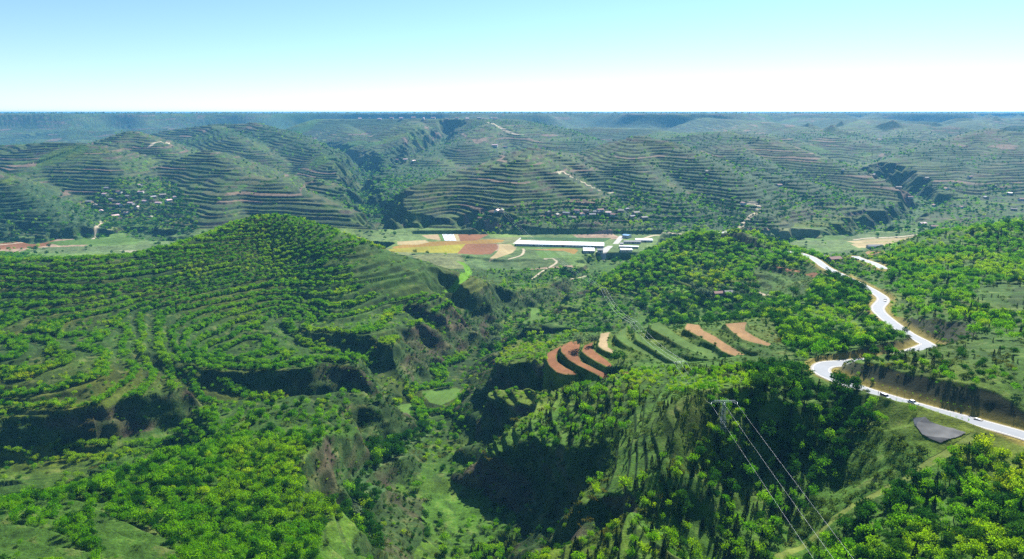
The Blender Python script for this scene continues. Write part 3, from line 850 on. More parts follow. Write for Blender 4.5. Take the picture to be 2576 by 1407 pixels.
KINDS = {
    'green': ('young_tree', [crown_mesh("crown", 10 + i, M_GREEN, 'round') for i in range(4)]),
    'yellow': ('golden_tree', [crown_mesh("crown", 20 + i, M_YEL, 'round') for i in range(3)]),
    'dark': ('broadleaf_tree', [crown_mesh("crown", 30 + i, M_DARK, 'round', 520) for i in range(4)]),
    'silver': ('willow_tree', [crown_mesh("crown", 40 + i, M_SILV, 'round', 620) for i in range(2)]),
    'cypress': ('cypress_tree', [crown_mesh("crown", 50 + i, M_CYP, 'cone', 420) for i in range(3)]),
    'bush': ('bush', [crown_mesh("crown", 60 + i, M_BUSH, 'bush', 90) for i in range(4)]),
}
TRUNKS = [trunk_mesh(70 + i) for i in range(3)]
rnd_ = np.random.default_rng(2024)

# zones: polygon in the picture, trees per m2, mix, heights, keep to the terrace tread
ZONES = [
    ('hill', [(-300, 640), (0, 632), (420, 620), (690, 520), (1000, 610), (1270, 700), (1270, 760), (1050, 790), (1170, 830), (1170, 960), (960, 970), (700, 1000), (600, 1100), (-300, 1120)], .46, dict(green=.66, yellow=.10, dark=.19, bush=.05), (2.4, 3.9), 1),
    ('spur', [(900, 610), (1100, 640), (1270, 700), (1240, 760), (1100, 740), (950, 740), (880, 690)], .012, dict(green=.5, bush=.5), (2, 3), 1),
    ('hillyellow', [(200, 830), (330, 800), (420, 850), (460, 960), (400, 1050), (270, 1040), (220, 940)], .30, dict(green=.62, yellow=.33, dark=.05), (2.4, 3.6), 1),
    ('hillyellow', [(860, 800), (1060, 720), (1090, 760), (1080, 880), (900, 880)], .28, dict(green=.60, yellow=.35, dark=.05), (2.5, 3.8), 1),
    ('grassy', [(650, 820), (690, 800), (780, 870), (800, 900), (720, 880)], .01, dict(green=1), (2, 3), 0),
    ('nearleft', [(-300, 1290), (0, 1270), (260, 1180), (600, 1085), (890, 1090), (980, 1250), (930, 1407), (930, 1600), (-300, 1600)], .28, dict(green=.66, yellow=.05, dark=.24, bush=.05), (2.0, 4.4), 0),
    ('grassy', [(-40, 1300), (120, 1318), (205, 1365), (245, 1430), (-40, 1430)], .004, dict(green=.5, bush=.5), (1.5, 2.5), 0),
    ('grassy', [(215, 1292), (330, 1285), (420, 1340), (465, 1430), (275, 1430)], .004, dict(green=.5, bush=.5), (1.5, 2.5), 0),
    ('grassy', [(820, 1320), (900, 1290), (930, 1430), (790, 1430)], .006, dict(green=.5, bush=.5), (1.5, 2.5), 0),
    ('mound', [(1180, 930), (1260, 880), (1360, 860), (1400, 900), (1440, 960), (1250, 990)], .08, dict(green=.6, yellow=.3, bush=.1), (2, 3.2), 0),
    ('midtrees', [(1480, 720), (1560, 760), (1620, 820), (1560, 840), (1380, 840), (1350, 760)], .03, dict(dark=.5, green=.3, yellow=.1, silver=.1), (3, 5.5), 0),
    ('spur2', [(1420, 965), (1520, 940), (1660, 930), (1950, 930), (2040, 990), (2150, 1060), (2000, 1200), (1900, 1420), (1240, 1420), (1170, 1300), (1400, 1200), (1300, 1080)], .22, dict(cypress=.40, green=.24, bush=.33, yellow=.03), (2.6, 4.6), 2),
    ('meadow', [(1600, 1010), (1700, 960), (1770, 1000), (1740, 1110), (1500, 1250), (1560, 1150)], .05, dict(cypress=.25, bush=.75), (2.5, 4.2), 2),
    ('nearshrub', [(1280, 1130), (1420, 1100), (1450, 1230), (1350, 1260)], .09, dict(green=.7, dark=.3), (2.5, 4.5), 0),
    ('gold', [(1480, 935), (1600, 905), (1700, 945), (1830, 950), (1900, 935), (1900, 965), (1700, 985), (1560, 975)], .16, dict(yellow=.75, green=.25), (1.6, 2.8), 0),
    ('darkwood', [(1870, 930), (2040, 920), (2110, 985), (2200, 1010), (2220, 1080), (2130, 1200), (2020, 1180), (1940, 1060)], .10, dict(dark=.75, green=.1, cypress=.15), (4, 6.2), 0),
    ('cutwood', [(2020, 920), (2150, 915), (2160, 960), (2110, 985), (2040, 985)], .03, dict(bush=1), (1, 1.6), 0),
    ('cypresswood', [(1760, 1060), (1960, 1080), (2040, 1180), (2050, 1290), (1950, 1340), (1750, 1300), (1700, 1180)], .10, dict(cypress=.6, dark=.2, green=.2), (3.5, 5.5), 2),
    ('weedslope', [(2130, 1060), (2250, 1040), (2480, 1100), (2440, 1130), (2150, 1270), (1960, 1340), (2060, 1200), (2150, 1150)], .30, dict(bush=1), (1.4, 2.8), 0),
    ('nearright', [(2050, 1330), (2150, 1290), (2300, 1200), (2480, 1100), (2700, 1110), (2700, 1600), (1980, 1600), (1980, 1407)], .12, dict(green=.42, dark=.33, cypress=.17, yellow=.08), (3.0, 5.8), 0),
    ('cutwood', [(2130, 880), (2330, 850), (2700, 840), (2700, 930), (2300, 915), (2130, 905)], .04, dict(bush=.55, cypress=.15, dark=.3), (2, 4), 0),
    ('midwood', [(1880, 760), (2000, 700), (2180, 720), (2190, 790), (2290, 860), (2250, 900), (2100, 910), (1960, 900), (1900, 860)], .075, dict(dark=.55, green=.40, yellow=.05), (4, 6.5), 0),
    ('gold', [(2000, 770), (2090, 770), (2180, 830), (2130, 820), (2040, 800)], .12, dict(yellow=.85, green=.15), (2.5, 4), 0),
    ('weedslope', [(1890, 690), (1960, 680), (2060, 700), (2020, 760), (1930, 740)], .05, dict(bush=1), (1.2, 2.2), 0),
    ('righthill', [(2210, 650), (2330, 590), (2700, 540), (2700, 860), (2350, 850), (2300, 760), (2240, 720)], .045, dict(green=.46, yellow=.20, dark=.20, cypress=.14), (4, 6.5), 0),
    ('grassy', [(2440, 730), (2520, 700), (2700, 740), (2700, 820), (2500, 790)], .012, dict(cypress=.4, bush=.6), (2.5, 4), 0),
    ('roadhill', [(1470, 730), (1650, 620), (1740, 575), (1840, 565), (1960, 590), (2080, 650), (2060, 680), (1900, 665), (1880, 720), (1700, 710), (1600, 740)], .055, dict(green=.42, yellow=.28, dark=.30), (4, 7), 0),
    ('villagewood', [(1580, 735), (1900, 715), (1950, 780), (1880, 810), (1650, 810)], .035, dict(dark=.6, green=.32, silver=.08), (4, 7.5), 0),
    ('scarce', [(1400, 860), (1520, 815), (1940, 800), (1990, 910), (1850, 930), (1600, 930), (1430, 950), (1370, 900)], .05, dict(bush=.75, dark=.25), (1.2, 2.2), 3),
    ('weedslope', [(2215, 1008), (2340, 1040), (2480, 1075), (2450, 1118), (2370, 1150), (2290, 1115)], .0, dict(bush=1), (1, 1.2), 0),
]

def pick(mix, r):
    ks = list(mix); cum = np.cumsum([float(mix[k]) for k in ks]); cum /= cum[-1]
    return np.array(ks)[np.searchsorted(cum, r)]

def scatter():
    out = []
    DM = .60
    for (y0, y1, dm) in ((125, 1040, DM),):
        n = int(.93 * (y1 ** 2 - y0 ** 2) * dm)
        Y = np.sqrt(rnd_.random(n) * (y1 ** 2 - y0 ** 2) + y0 ** 2)
        X = Y * (rnd_.random(n) * 1.86 - .93)
        # cheap first test with the smooth surface
        keep = np.zeros(n, bool); zid = np.full(n, -1)
        ch = 200000
        R_ = rnd_.random(n)
        for i0 in range(0, n, ch):
            x = X[i0:i0 + ch]; y = Y[i0:i0 + ch]; r = R_[i0:i0 + ch]
            z = base(x, y)
            u, v = proj(x, y, z)
            zi = np.full(len(x), -1)
            for k, zn in enumerate(ZONES):
                zi[inpoly(u, v, zn[1])] = k
            dens = np.where(zi < 0, .035, np.array([zn[2] for zn in ZONES])[zi])
            keep[i0:i0 + ch] = r < np.maximum(dens, .09) / DM
            zid[i0:i0 + ch] = zi
        X = X[keep]; Y = Y[keep]; zid = zid[keep]
        z, f, lev, cl, rd, pi, g, a = terrain(X, Y)
        dens = np.where(zid < 0, .035, np.array([zn[2] for zn in ZONES])[zid])
        eff = np.maximum(dens, .09)
        p = dens / eff
        mode = np.where(zid < 0, 0, np.array([zn[5] for zn in ZONES])[zid])
        p = np.where((mode == 1) & ((f < .20) | (f > .52)) & (a > .3), p * .035, p * np.where(mode == 1, 1.6, 1))
        p = np.where((mode == 2) & ((f < .45) | (f > .98)) & (a > .3), p * .22, p * np.where(mode == 2, 1.5, 1))
        clump = fbm(X, Y, 40, 19, 2)
        p = np.where(mode == 0, p * np.clip(1.0 + 1.2 * clump, .15, 1.5), p)
        p = np.where(mode == 1, p * np.clip(1.0 + .7 * clump, .4, 1.2), p)
        gl = cl < 0
        p = np.where(gl, .085 / eff * np.clip(1 + 1.5 * clump, .1, 1.6), p)
        p = np.where(cl > .5, .11 / eff, p)
        p = np.where(cl > 1.2, .10 / eff, p)
        p = np.where((pi > 0) | (rd < 8.0), 0, p)
        uu_, vv_ = proj(X, Y, z)
        p = np.where((rd < 14) & (uu_ > 2205) & (vv_ > 940), 0, p)
        p = np.where((Y > 980) & (z < 86) & ~gl, .0, p)
        for pts, hw, tc_ in TRACKS:
            d, _ = polydist(X, Y, pts); p = np.where(d < hw + 1.2, 0, p)
        k = rnd_.random(len(X)) < p
        X, Y, z, zid, gl, cl, mode = X[k], Y[k], z[k], zid[k], gl[k], cl[k], mode[k]
        kind = np.full(len(X), 'green', dtype=object); hh = np.zeros(len(X))
        r = rnd_.random(len(X)); q = rnd_.random(len(X))
        for j in range(-1, len(ZONES)):
            m = zid == j
            if j < 0: mix, (h0, h1) = dict(green=.4, dark=.3, bush=.3), (2.5, 4.5)
            else: mix, (h0, h1) = ZONES[j][3], ZONES[j][4]
            kind[m] = pick(mix, r[m]); hh[m] = h0 + (h1 - h0) * q[m]
        kind[gl] = pick(dict(dark=.80, green=.17, silver=.03), r[gl]); hh[gl] = 3.5 + 3.5 * q[gl]
        m = cl > .5
        kind[m] = pick(dict(bush=.6, dark=.3, green=.1), r[m]); hh[m] = 1.2 + 1.4 * q[m]
        yn = fbm(X, Y, 55, 21, 2)
        gold = np.array([ZONES[j][0] == 'gold' if j >= 0 else False for j in zid])
        kind[(kind == 'yellow') & (yn < .08) & ~gold] = 'green'
        kind[(kind == 'green') & (yn > .34) & (mode <= 1) & (rnd_.random(len(X)) < .55)] = 'yellow'
        b = kind == 'bush'; hh[b] = np.clip(hh[b] * .75, 1.0, 2.2)
        hh = hh * (.78 + .62 * rnd_.random(len(hh)) ** 2.2)
        zn = np.array([ZONES[j][0] if j >= 0 else 'open' for j in zid], dtype=object)
        zn[gl] = 'gully'
        out.append((X, Y, z, kind, hh, zn))
    # far groves
    n = 150000; y0, y1 = 1040, 3400
    Y = np.sqrt(rnd_.random(n) * (y1 ** 2 - y0 ** 2) + y0 ** 2); X = Y * (rnd_.random(n) * 1.8 - .9)
    z, f, lev, cl, rd, pi, g, a = terrain(X, Y)
    u, v = proj(X, Y, z)
    wd = fbm(X, Y, 330, 61, 3)
    hl = sstep(108, 125, z)
    p = .03 + .55 * sstep(.1, .35, wd) * (1 - .8 * hl) + .25 * (z < 112) * sstep(-.1, .2, fbm(X, Y, 120, 63, 2)) + .3 * (np.abs(cl) > .5)
    for poly, dn_ in (([(250, 590), (200, 520), (300, 450), (420, 450), (500, 520), (500, 590)], .9), ([(1180, 590), (1200, 545), (1350, 510), (1600, 500), (1680, 600)], .8), ([(1560, 480), (1850, 500), (1880, 560), (1700, 590)], .8),
                      ([(2180, 600), (2300, 570), (2576, 545), (2576, 570), (2300, 600)], .8), ([(1320, 598), (1520, 605), (1540, 612), (1310, 604)], .9)):
        p = np.where(inpoly(u, v, poly), dn_, p)
    p = np.where((z < 84) & (np.abs(z - 80) < 3) & (Y < 1290), p * .25, p)
    for pw, c in FLOOR: p = np.where(inpoly(X, Y, pw), 0, p)
    p = np.where(inpoly(u, v, [(1280, 585), (1680, 590), (1680, 650), (1280, 640)]) & (z < 90), 0, p)
    p = np.where((pi >= 0) | (rd < 8), 0, p)
    k = rnd_.random(n) < p
    X, Y, z = X[k], Y[k], z[k]
    kind = pick(dict(dark=.6, green=.37, yellow=.03), rnd_.random(len(X)))
    hh = 3.5 + 4.5 * rnd_.random(len(X))
    out.append((X, Y, z, kind.astype(object), hh, np.full(len(X), 'far', dtype=object)))
    # trees along the skyline
    n = 9000; Y = rnd_.random(n) * 5500 + 3300; X = Y * (rnd_.random(n) * 1.8 - .9)
    z = terrain(X, Y)[0]
    k = (z > 268) & (rnd_.random(n) < .55 * (.3 + (fbm(X, Y, 400, 5, 2) > 0)))
    X, Y, z = X[k], Y[k], z[k]
    out.append((X, Y, z, np.full(len(X), 'dark', dtype=object), 6 + 9 * rnd_.random(len(X)), np.full(len(X), 'far', dtype=object)))
    return [np.concatenate([o[i] for o in out]) for i in range(6)]

_t0 = _time.time()
TX, TY, TZ, TK, TH, TN = scatter()
print("scatter", len(TX), _time.time() - _t0)

PLACE = {'hill': 'in the rows on the big terraced hill at left', 'spur': 'on the bare end of the terraced hill at left', 'hillyellow': 'in a turning row on the slope of the left hill',
         'grassy': 'standing alone in an open grassy patch', 'nearleft': 'on the thicketed spur at the lower left', 'mound': 'on the mound beside the brown fields', 'midtrees': 'on the bench behind the green meadow',
         'spur2': 'in the rows of the terraced spur under the power line', 'meadow': 'on the pale meadow strips near the pylon', 'nearshrub': 'in the thicket above the dark cliffs', 'gold': 'in the golden band of foliage',
         'darkwood': 'in the dark wood below the road bend', 'cypresswood': 'in the dark rows below the power line', 'weedslope': 'on the weedy slope below the road', 'nearright': 'in the wood at the lower right',
         'cutwood': 'on top of the road cutting', 'midwood': 'in the wood left of the winding road', 'righthill': 'on the hill right of the winding road', 'roadhill': 'on the wooded hill with the upper road',
         'villagewood': 'around the hamlet on the bench', 'scarce': 'on a bank between the ploughed terraces', 'open': 'on open sloping ground', 'gully': 'down in the bed of the gully', 'far': 'far across the valley'}
LOOK = {'green': 'leafy bright green tree', 'yellow': 'yellowing light green tree', 'dark': 'dense dark green tree', 'silver': 'round grey green tree', 'cypress': 'narrow dark cypress', 'bush': 'low rounded bush'}

VIS = in_sight(TX, TY, TZ + TH * .8)
UU, VV = proj(TX, TY, TZ + TH * .5)
VIS &= (UU > -10) & (UU < 2586) & (VV < 1415)
SRC = {}

def add_tree(kind, x, y, z, h, label, group, var=None, wide=1.0, name=None, rot=None):
    nm, meshes = KINDS[kind]
    me = meshes[rnd_.integers(len(meshes)) if var is None else var]
    root = bpy.data.objects.new(name or nm, me if kind == 'bush' else None); COL.objects.link(root)
    root.empty_display_size = .5
    root.location = (x, y, z)
    s = h
    root.scale = (s * wide, s * wide, s)
    root.rotation_euler = (0, 0, rnd_.random() * 6.28 if rot is None else rot)
    tag(root, label, 'bush' if kind == 'bush' else 'tree', group)
    if kind == 'bush':
        SRC.setdefault(kind, {}).setdefault(me.name, root)
        return root
    c = bpy.data.objects.new("crown", me); COL.objects.link(c); c.parent = root
    t_ = bpy.data.objects.new("trunk", TRUNKS[rnd_.integers(3)]); COL.objects.link(t_); t_.parent = root
    SRC.setdefault(kind, {}).setdefault(me.name, c)
    return root

def scatter_group(name, pts, sc, rot, srcs, label, cat):
    """one object carrying the uncountable rest of a kind"""
    n = len(pts)
    me = bpy.data.meshes.new(name); me.vertices.add(n); me.vertices.foreach_set("co", pts.astype(np.float32).ravel())
    a = me.attributes.new("size", 'FLOAT', 'POINT'); a.data.foreach_set("value", sc.astype(np.float32))
    a = me.attributes.new("turn", 'FLOAT', 'POINT'); a.data.foreach_set("value", rot.astype(np.float32))
    o = bpy.data.objects.new(name, me); COL.objects.link(o)
    g = bpy.data.node_groups.new(name, 'GeometryNodeTree')
    g.interface.new_socket("Geometry", in_out='INPUT', socket_type='NodeSocketGeometry')
    g.interface.new_socket("Geometry", in_out='OUTPUT', socket_type='NodeSocketGeometry')
    N = g.nodes.new; L = g.links.new
    gi = N('NodeGroupInput'); go = N('NodeGroupOutput')
    mp = N('GeometryNodeMeshToPoints'); L(gi.outputs[0], mp.inputs['Mesh'])
    jn = N('GeometryNodeJoinGeometry')
    for s in srcs:
        oi = N('GeometryNodeObjectInfo'); oi.inputs['Object'].default_value = s; oi.inputs['As Instance'].default_value = True; oi.transform_space = 'ORIGINAL'
        L(oi.outputs['Geometry'], jn.inputs[0])
    ip = N('GeometryNodeInstanceOnPoints'); ip.inputs['Pick Instance'].default_value = True
    L(mp.outputs[0], ip.inputs['Points']); L(jn.outputs[0], ip.inputs['Instance'])
    na = N('GeometryNodeInputNamedAttribute'); na.data_type = 'FLOAT'; na.inputs['Name'].default_value = "size"
    nb = N('GeometryNodeInputNamedAttribute'); nb.data_type = 'FLOAT'; nb.inputs['Name'].default_value = "turn"
    cx = N('ShaderNodeCombineXYZ'); L(nb.outputs['Attribute'], cx.inputs[2])
    L(cx.outputs[0], ip.inputs['Rotation']); L(na.outputs['Attribute'], ip.inputs['Scale'])
    L(ip.outputs[0], go.inputs[0])
    md = o.modifiers.new("scatter", 'NODES'); md.node_group = g
    tag(o, label, cat, kind='stuff')
    return o

def build_trees():
    for kind, lab, nm in (('green', 'many small bright green trees and saplings over all the slopes', 'green_woodland'),
                      ('yellow', 'many yellowing light green saplings in drifts over the slopes', 'yellow_woodland'),
                      ('dark', 'many dense dark green trees in the gullies and far groves', 'dark_woodland'),
                      ('silver', 'scattered grey green trees down in the gullies', 'grey_woodland'),
                      ('cypress', 'many narrow dark cypresses on the terraced spurs', 'cypress_woodland'),
                      ('bush', 'low rounded bushes covering the banks and weedy slopes', 'scrub')):
        idx = np.where(TK == kind)[0]
        vis = idx[VIS[idx] & (TN[idx] != 'far')]
        size = TH[vis] / TY[vis]
        used = sum(1 for o in COL.objects if o.name.split('.')[0] == KINDS[kind][0])
        top = vis[np.argsort(-size)[:300 - used]]
        topset = np.zeros(len(TX), bool); topset[top] = True
        for i in top:
            add_tree(kind, TX[i], TY[i], TZ[i] - .1, TH[i], "%s %s" % (LOOK[kind], PLACE[TN[i]]), "%ss %s" % (LOOK[kind] if kind != 'cypress' else 'narrow dark cypresse', PLACE[TN[i]]))
        rest = idx[~topset[idx]]
        if len(rest):
            P = np.stack([TX[rest], TY[rest], TZ[rest] - .1], -1)
            scatter_group(nm, P, TH[rest] * (.85 + .3 * rnd_.random(len(rest))), rnd_.random(len(rest)) * 6.28, list(SRC[kind].values()), lab, 'bushes' if kind == 'bush' else 'trees')
        print(kind, len(idx), len(top))
_t0 = _time.time()
pass
print("trees", _time.time() - _t0)

# ------------------------------------------------------------------ helpers for built things
def gz(x, y):
    return float(terrain(np.array([x], float), np.array([y], float))[0][0])

class MB:
    def __init__(s): s.v = []; s.f = []; s.mi = []
    def box(s, c, d, rz=0, mi=0, taper=1.0):
        k = len(s.v); cx, cy, cz = c; dx, dy, dz = [q / 2 for q in d]
        ca, sa = math.cos(rz), math.sin(rz)
        for zz, tp in ((-dz, 1), (dz, taper)):
            for x, y in ((-dx, -dy), (dx, -dy), (dx, dy), (-dx, dy)):
                x *= tp; y *= tp
                s.v.append((cx + x * ca - y * sa, cy + x * sa + y * ca, cz + zz))
        for f in ((0, 3, 2, 1), (4, 5, 6, 7), (0, 1, 5, 4), (1, 2, 6, 5), (2, 3, 7, 6), (3, 0, 4, 7)):
            s.f.append(tuple(k + i for i in f)); s.mi.append(mi)
        return s
    def tube(s, p0, p1, r0, r1=None, n=6, mi=0):
        r1 = r0 if r1 is None else r1
        a = Vector(p1) - Vector(p0)
        if a.length < 1e-6: return s
        a.normalize(); u = a.cross(Vector((.31, .17, .93))); u.normalize(); w_ = a.cross(u)
        k = len(s.v)
        for p, r in ((p0, r0), (p1, r1)):
            for i in range(n):
                q = 2 * math.pi * i / n
                s.v.append(tuple(Vector(p) + (u * math.cos(q) + w_ * math.sin(q)) * r))
        for i in range(n): s.f.append((k + i, k + (i + 1) % n, k + n + (i + 1) % n, k + n + i)); s.mi.append(mi)
        s.f.append(tuple(k + i for i in reversed(range(n)))); s.mi.append(mi)
        s.f.append(tuple(k + n + i for i in range(n))); s.mi.append(mi)
        return s
    def poly(s, pts, mi=0):
        k = len(s.v); s.v += [tuple(p) for p in pts]; s.f.append(tuple(range(k, k + len(pts)))); s.mi.append(mi); return s
    def prism(s, prof, axis_len, mi=0, bevel=0):
        """profile in x-z pushed along y, centred"""
        k = len(s.v); n = len(prof); h = axis_len / 2
        for y in (-h, h):
            for x, z in prof: s.v.append((x, y, z))
        s.f.append(tuple(k + i for i in range(n))); s.mi.append(mi)
        s.f.append(tuple(k + n + i for i in reversed(range(n)))); s.mi.append(mi)
        for i in range(n): s.f.append((k + (i + 1) % n, k + i, k + n + i, k + n + (i + 1) % n)); s.mi.append(mi)
        return s
    def build(s, name, mats, parent=None):
        o = link_mesh(name, s.v, s.f, mats, parent)
        for p, m in zip(o.data.polygons, s.mi): p.material_index = m
        return o

def thing(name, label, cat, loc, rz=0, group=None):
    o = bpy.data.objects.new(name, None); COL.objects.link(o); o.location = loc; o.rotation_euler = (0, 0, rz)
    o.empty_display_size = 1
    return tag(o, label, cat, group)

def copy_tree(o, parent=None):
    c = o.copy(); COL.objects.link(c)
    if parent: c.parent = parent
    for ch in o.children: copy_tree(ch, c)
    return c

M_ASPH = mat_simple("pale_worn_asphalt", (.165, .185, .21), .75, .10, .35)
M_CONC = mat_simple("concrete", (.27, .25, .21), .85, .12, .8)
M_LINE = mat_simple("road_paint", (.78, .76, .68), .7, .1, .6)
M_WHITE = mat_simple("white_sheet_metal", (.80, .82, .84), .35, .05, .2, 0, .5)
M_WALL = mat_simple("rendered_wall", (.52, .50, .45), .9, .12, .5)
M_BRICKW = mat_simple("mud_brick_wall", (.34, .24, .16), .95, .2, 1.2)
M_ROOFR = mat_simple("weathered_red_tile", (.30, .17, .14), .85, .2, 2)
M_ROOFP = mat_simple("pink_metal_roof", (.62, .42, .40), .6, .1, .6)
M_ROOFB = mat_simple("blue_metal_roof", (.07, .25, .52), .5, .08, .6)
M_ROOFG = mat_simple("grey_tile", (.26, .26, .27), .85, .2, 2)
M_GLASS = mat_simple("dark_glass", (.02, .03, .035), .1, .1, 1, 0, .6)
M_DOOR = mat_simple("dark_door", (.06, .05, .05), .6, .2, 2)
M_SILVER = mat_simple("silver_paint", (.16, .19, .23), .28, .03, 1, .5, .6)
M_WPAINT = mat_simple("white_paint", (.50, .58, .60), .28, .03, 1, .1, .6)
M_BLACKP = mat_simple("black_paint", (.018, .02, .022), .25, .05, 1, .1, .6)
M_TYRE = mat_simple("rubber", (.015, .015, .015), .9, .1, 3)
M_RIM = mat_simple("alloy", (.45, .46, .47), .35, .05, 3, .8)
M_LAMP = mat_simple("lamp_lens", (.70, .72, .72), .15, .05, 2)
M_RED = mat_simple("tail_lens", (.35, .02, .02), .3, .05, 2)
M_STEEL = mat_simple("galvanised_steel", (.34, .39, .37), .45, .08, 2, .4)
M_CABLE = mat_simple("aluminium_cable", (.85, .86, .86), .5, .02, 1, 0, .5)
M_NET = mat_simple("dark_slope_netting", (.014, .022, .032), .7, .35, 1.6, 0, .3, .4)
M_PLAST = mat_simple("white_plastic_film", (.82, .84, .86), .35, .05, 1)
M_SKIN = mat_simple("skin", (.42, .26, .18), .6, .05, 5)
M_DKCL = mat_simple("dark_cloth", (.02, .022, .03), .9, .1, 5)
M_HAIR = mat_simple("black_hair", (.01, .01, .01), .6, .1, 8)

# ------------------------------------------------------------------ roads
def strip(name, pts, offs, dz, mat):
    """sheet along a polyline; offs = (left, right) offsets, dz heights"""
    P = [Vector(p) for p in pts]; vs = []; fs = []
    for i, p in enumerate(P):
        a = P[max(0, i - 1)]; b = P[min(len(P) - 1, i + 1)]
        t = Vector((b.x - a.x, b.y - a.y, 0)); t.normalize(); n = Vector((-t.y, t.x, 0))
        for o_ in offs: vs.append(tuple(p + n * o_ + Vector((0, 0, dz))))
    m = len(offs)
    for i in range(len(P) - 1):
        for j in range(m - 1): fs.append((i * m + j, i * m + j + 1, (i + 1) * m + j + 1, (i + 1) * m + j))
    return tag(link_mesh(name, vs, fs, mat), kind='structure')

for nm, pts in (("road", ROAD), ("side_road", ROAD2)):
    strip(nm, pts, (-HW + .55, 0, HW - .55), .05, M_ASPH)
    strip("road_shoulder", pts, (-HW - .35, -HW + .55), .03, M_CONC)
    strip("road_shoulder", pts, (HW - .55, HW + .35), .03, M_CONC)
    strip("road_marking", pts, (-HW + .75, -HW + .95), .075, M_LINE)
    strip("road_marking", pts, (HW - .95, HW - .75), .075, M_LINE)

def road_at(u, off=0.0):
    """point on the near road seen at column u (and its heading)"""
    best = None
    P = ROAD
    for i in range(len(P) - 1):
        u0 = proj(P[i][0], P[i][1], P[i][2])[0]; u1 = proj(P[i + 1][0], P[i + 1][1], P[i + 1][2])[0]
        if (u0 - u) * (u1 - u) <= 0 and u0 != u1:
            t = (u - u0) / (u1 - u0)
            p = Vector(P[i]).lerp(Vector(P[i + 1]), t); d = Vector(P[i + 1]) - Vector(P[i]); d.z = 0; d.normalize()
            return p + Vector((-d.y, d.x, 0)) * off + Vector((0, 0, .05)), math.atan2(d.y, d.x)

# ------------------------------------------------------------------ cars
def make_car(name, label, paint, loc, rz, suv=False):
    t = thing(name, label, "car", loc, rz)
    H1 = .95 if suv else .82; H2 = 1.72 if suv else 1.42; L = 2.3
    prof = [(-L, .32), (-L - .02, .62), (-L + .06, H1 - .02), (-L + .5, H1 + .05), (L - 1.15, H1 + .04), (L - .25, H1 - .14), (L, .62), (L - .03, .3)]
    b = MB(); b.prism(prof, 1.74)
    body = b.build("body", paint, t)
    md = body.modifiers.new("round", 'BEVEL'); md.width = .09; md.segments = 3
    c = MB()
    x0, x1, x2, x3 = (-L + .12, -L + .35, .55, 1.15) if suv else (-L + .55, -L + 1.15, .35, 1.15)
    k = H1 + .0
    lo = [(x0, -.80, k), (x3, -.80, k), (x3, .80, k), (x0, .80, k)]; hi = [(x1, -.62, H2), (x2, -.62, H2), (x2, .62, H2), (x1, .62, H2)]
    c.poly(hi); c.v += lo; n0 = 4
    cab = MB(); cab.v = lo + hi; cab.f = [(0, 1, 5, 4), (1, 2, 6, 5), (2, 3, 7, 6), (3, 0, 4, 7), (3, 2, 1, 0), (4, 5, 6, 7)]; cab.mi = [0] * 6
    win = cab.build("windows", M_GLASS, t)
    r = MB(); r.box(((x1 + x2) / 2, 0, H2 + .025), (x2 - x1 + .12, 1.3, .06), 0, 0, .94)
    for sx, xa, xb in ((1, x0, x1), (1, x3, x2)):
        for sy in (-1, 1): r.tube((xa, sy * .79, k), (xb, sy * .63, H2 + .01), .045)
    for sy in (-1, 1): r.tube(((x0 + x3) / 2 - .1, sy * .8, k), ((x1 + x2) / 2, sy * .63, H2), .045)
    r.build("roof", paint, t)
    for sx in (-1.42, 1.38):
        for sy in (-.80, .80):
            w_ = MB(); w_.tube((sx, sy - .11, .34), (sx, sy + .11, .34), .34, n=16)
            ww = w_.build("wheel", M_TYRE, t)
            q = MB(); s_ = .115 if sy > 0 else -.115; q.tube((sx, sy, .34), (sx, sy + s_ * 1.08, .34), .21, n=12); q.build("rim", M_RIM, ww)
    for sy in (-.66, .66):
        q = MB(); q.box((L - .04, sy, .70), (.12, .34, .15)); q.build("headlight", M_LAMP, t)
        q = MB(); q.box((-L + .02, sy, .74), (.10, .26, .18)); q.build("tail_light", M_RED, t)
        q = MB(); q.box((.95, sy * 1.42, k + .06), (.14, .16, .12)); q.build("mirror", paint, t)
    for sx in (L - .01, -L + .01):
        q = MB(); q.box((sx, 0, .42), (.12, 1.6, .18)); q.build("bumper", M_BLACKP if suv else paint, t)
    return t

p_, a_ = road_at(2235, 0)
_dir = 1 if math.cos(a_) > 0 else -1
def rd_side(u, off):
    p, a = road_at(u); n = Vector((-math.sin(a), math.cos(a), 0))
    if n.y > 0: n = -n      # towards the viewer
    return p + n * off, a
p, a = rd_side(2234, 1.7); suv_p, suv_a = p, a
make_car("suv", "silver off-road car parked at the road edge with two people behind it", M_SILVER, p, a + (0 if math.cos(a) > 0 else math.pi), True)
p, a = rd_side(2291, -1.2)
make_car("sedan", "pale white saloon car on the lower road ahead of the silver off-road car", M_WPAINT, p, a + (0 if math.cos(a) > 0 else math.pi))
def road_near(u, v, off):
    bi = min(range(len(ROAD) - 1), key=lambda i: (lambda q: (q[0] - u) ** 2 + (q[1] - v) ** 2)(proj(*ROAD[i])))
    P0, P1 = Vector(ROAD[bi]), Vector(ROAD[bi + 1]); d = P1 - P0; d.z = 0; d.normalize()
    return P0 + Vector((-d.y, d.x, 0)) * off + Vector((0, 0, .05)), math.atan2(d.y, d.x)
p, a = road_near(2226, 758, -1.3)
make_car("sedan", "small black car driving round the white curve of the winding road", M_BLACKP, p, a)
p, a = road_near(1820, 616, 1.2)
make_car("sedan", "tiny dark car on the upper road below the dark cutting", M_BLACKP, p, a)

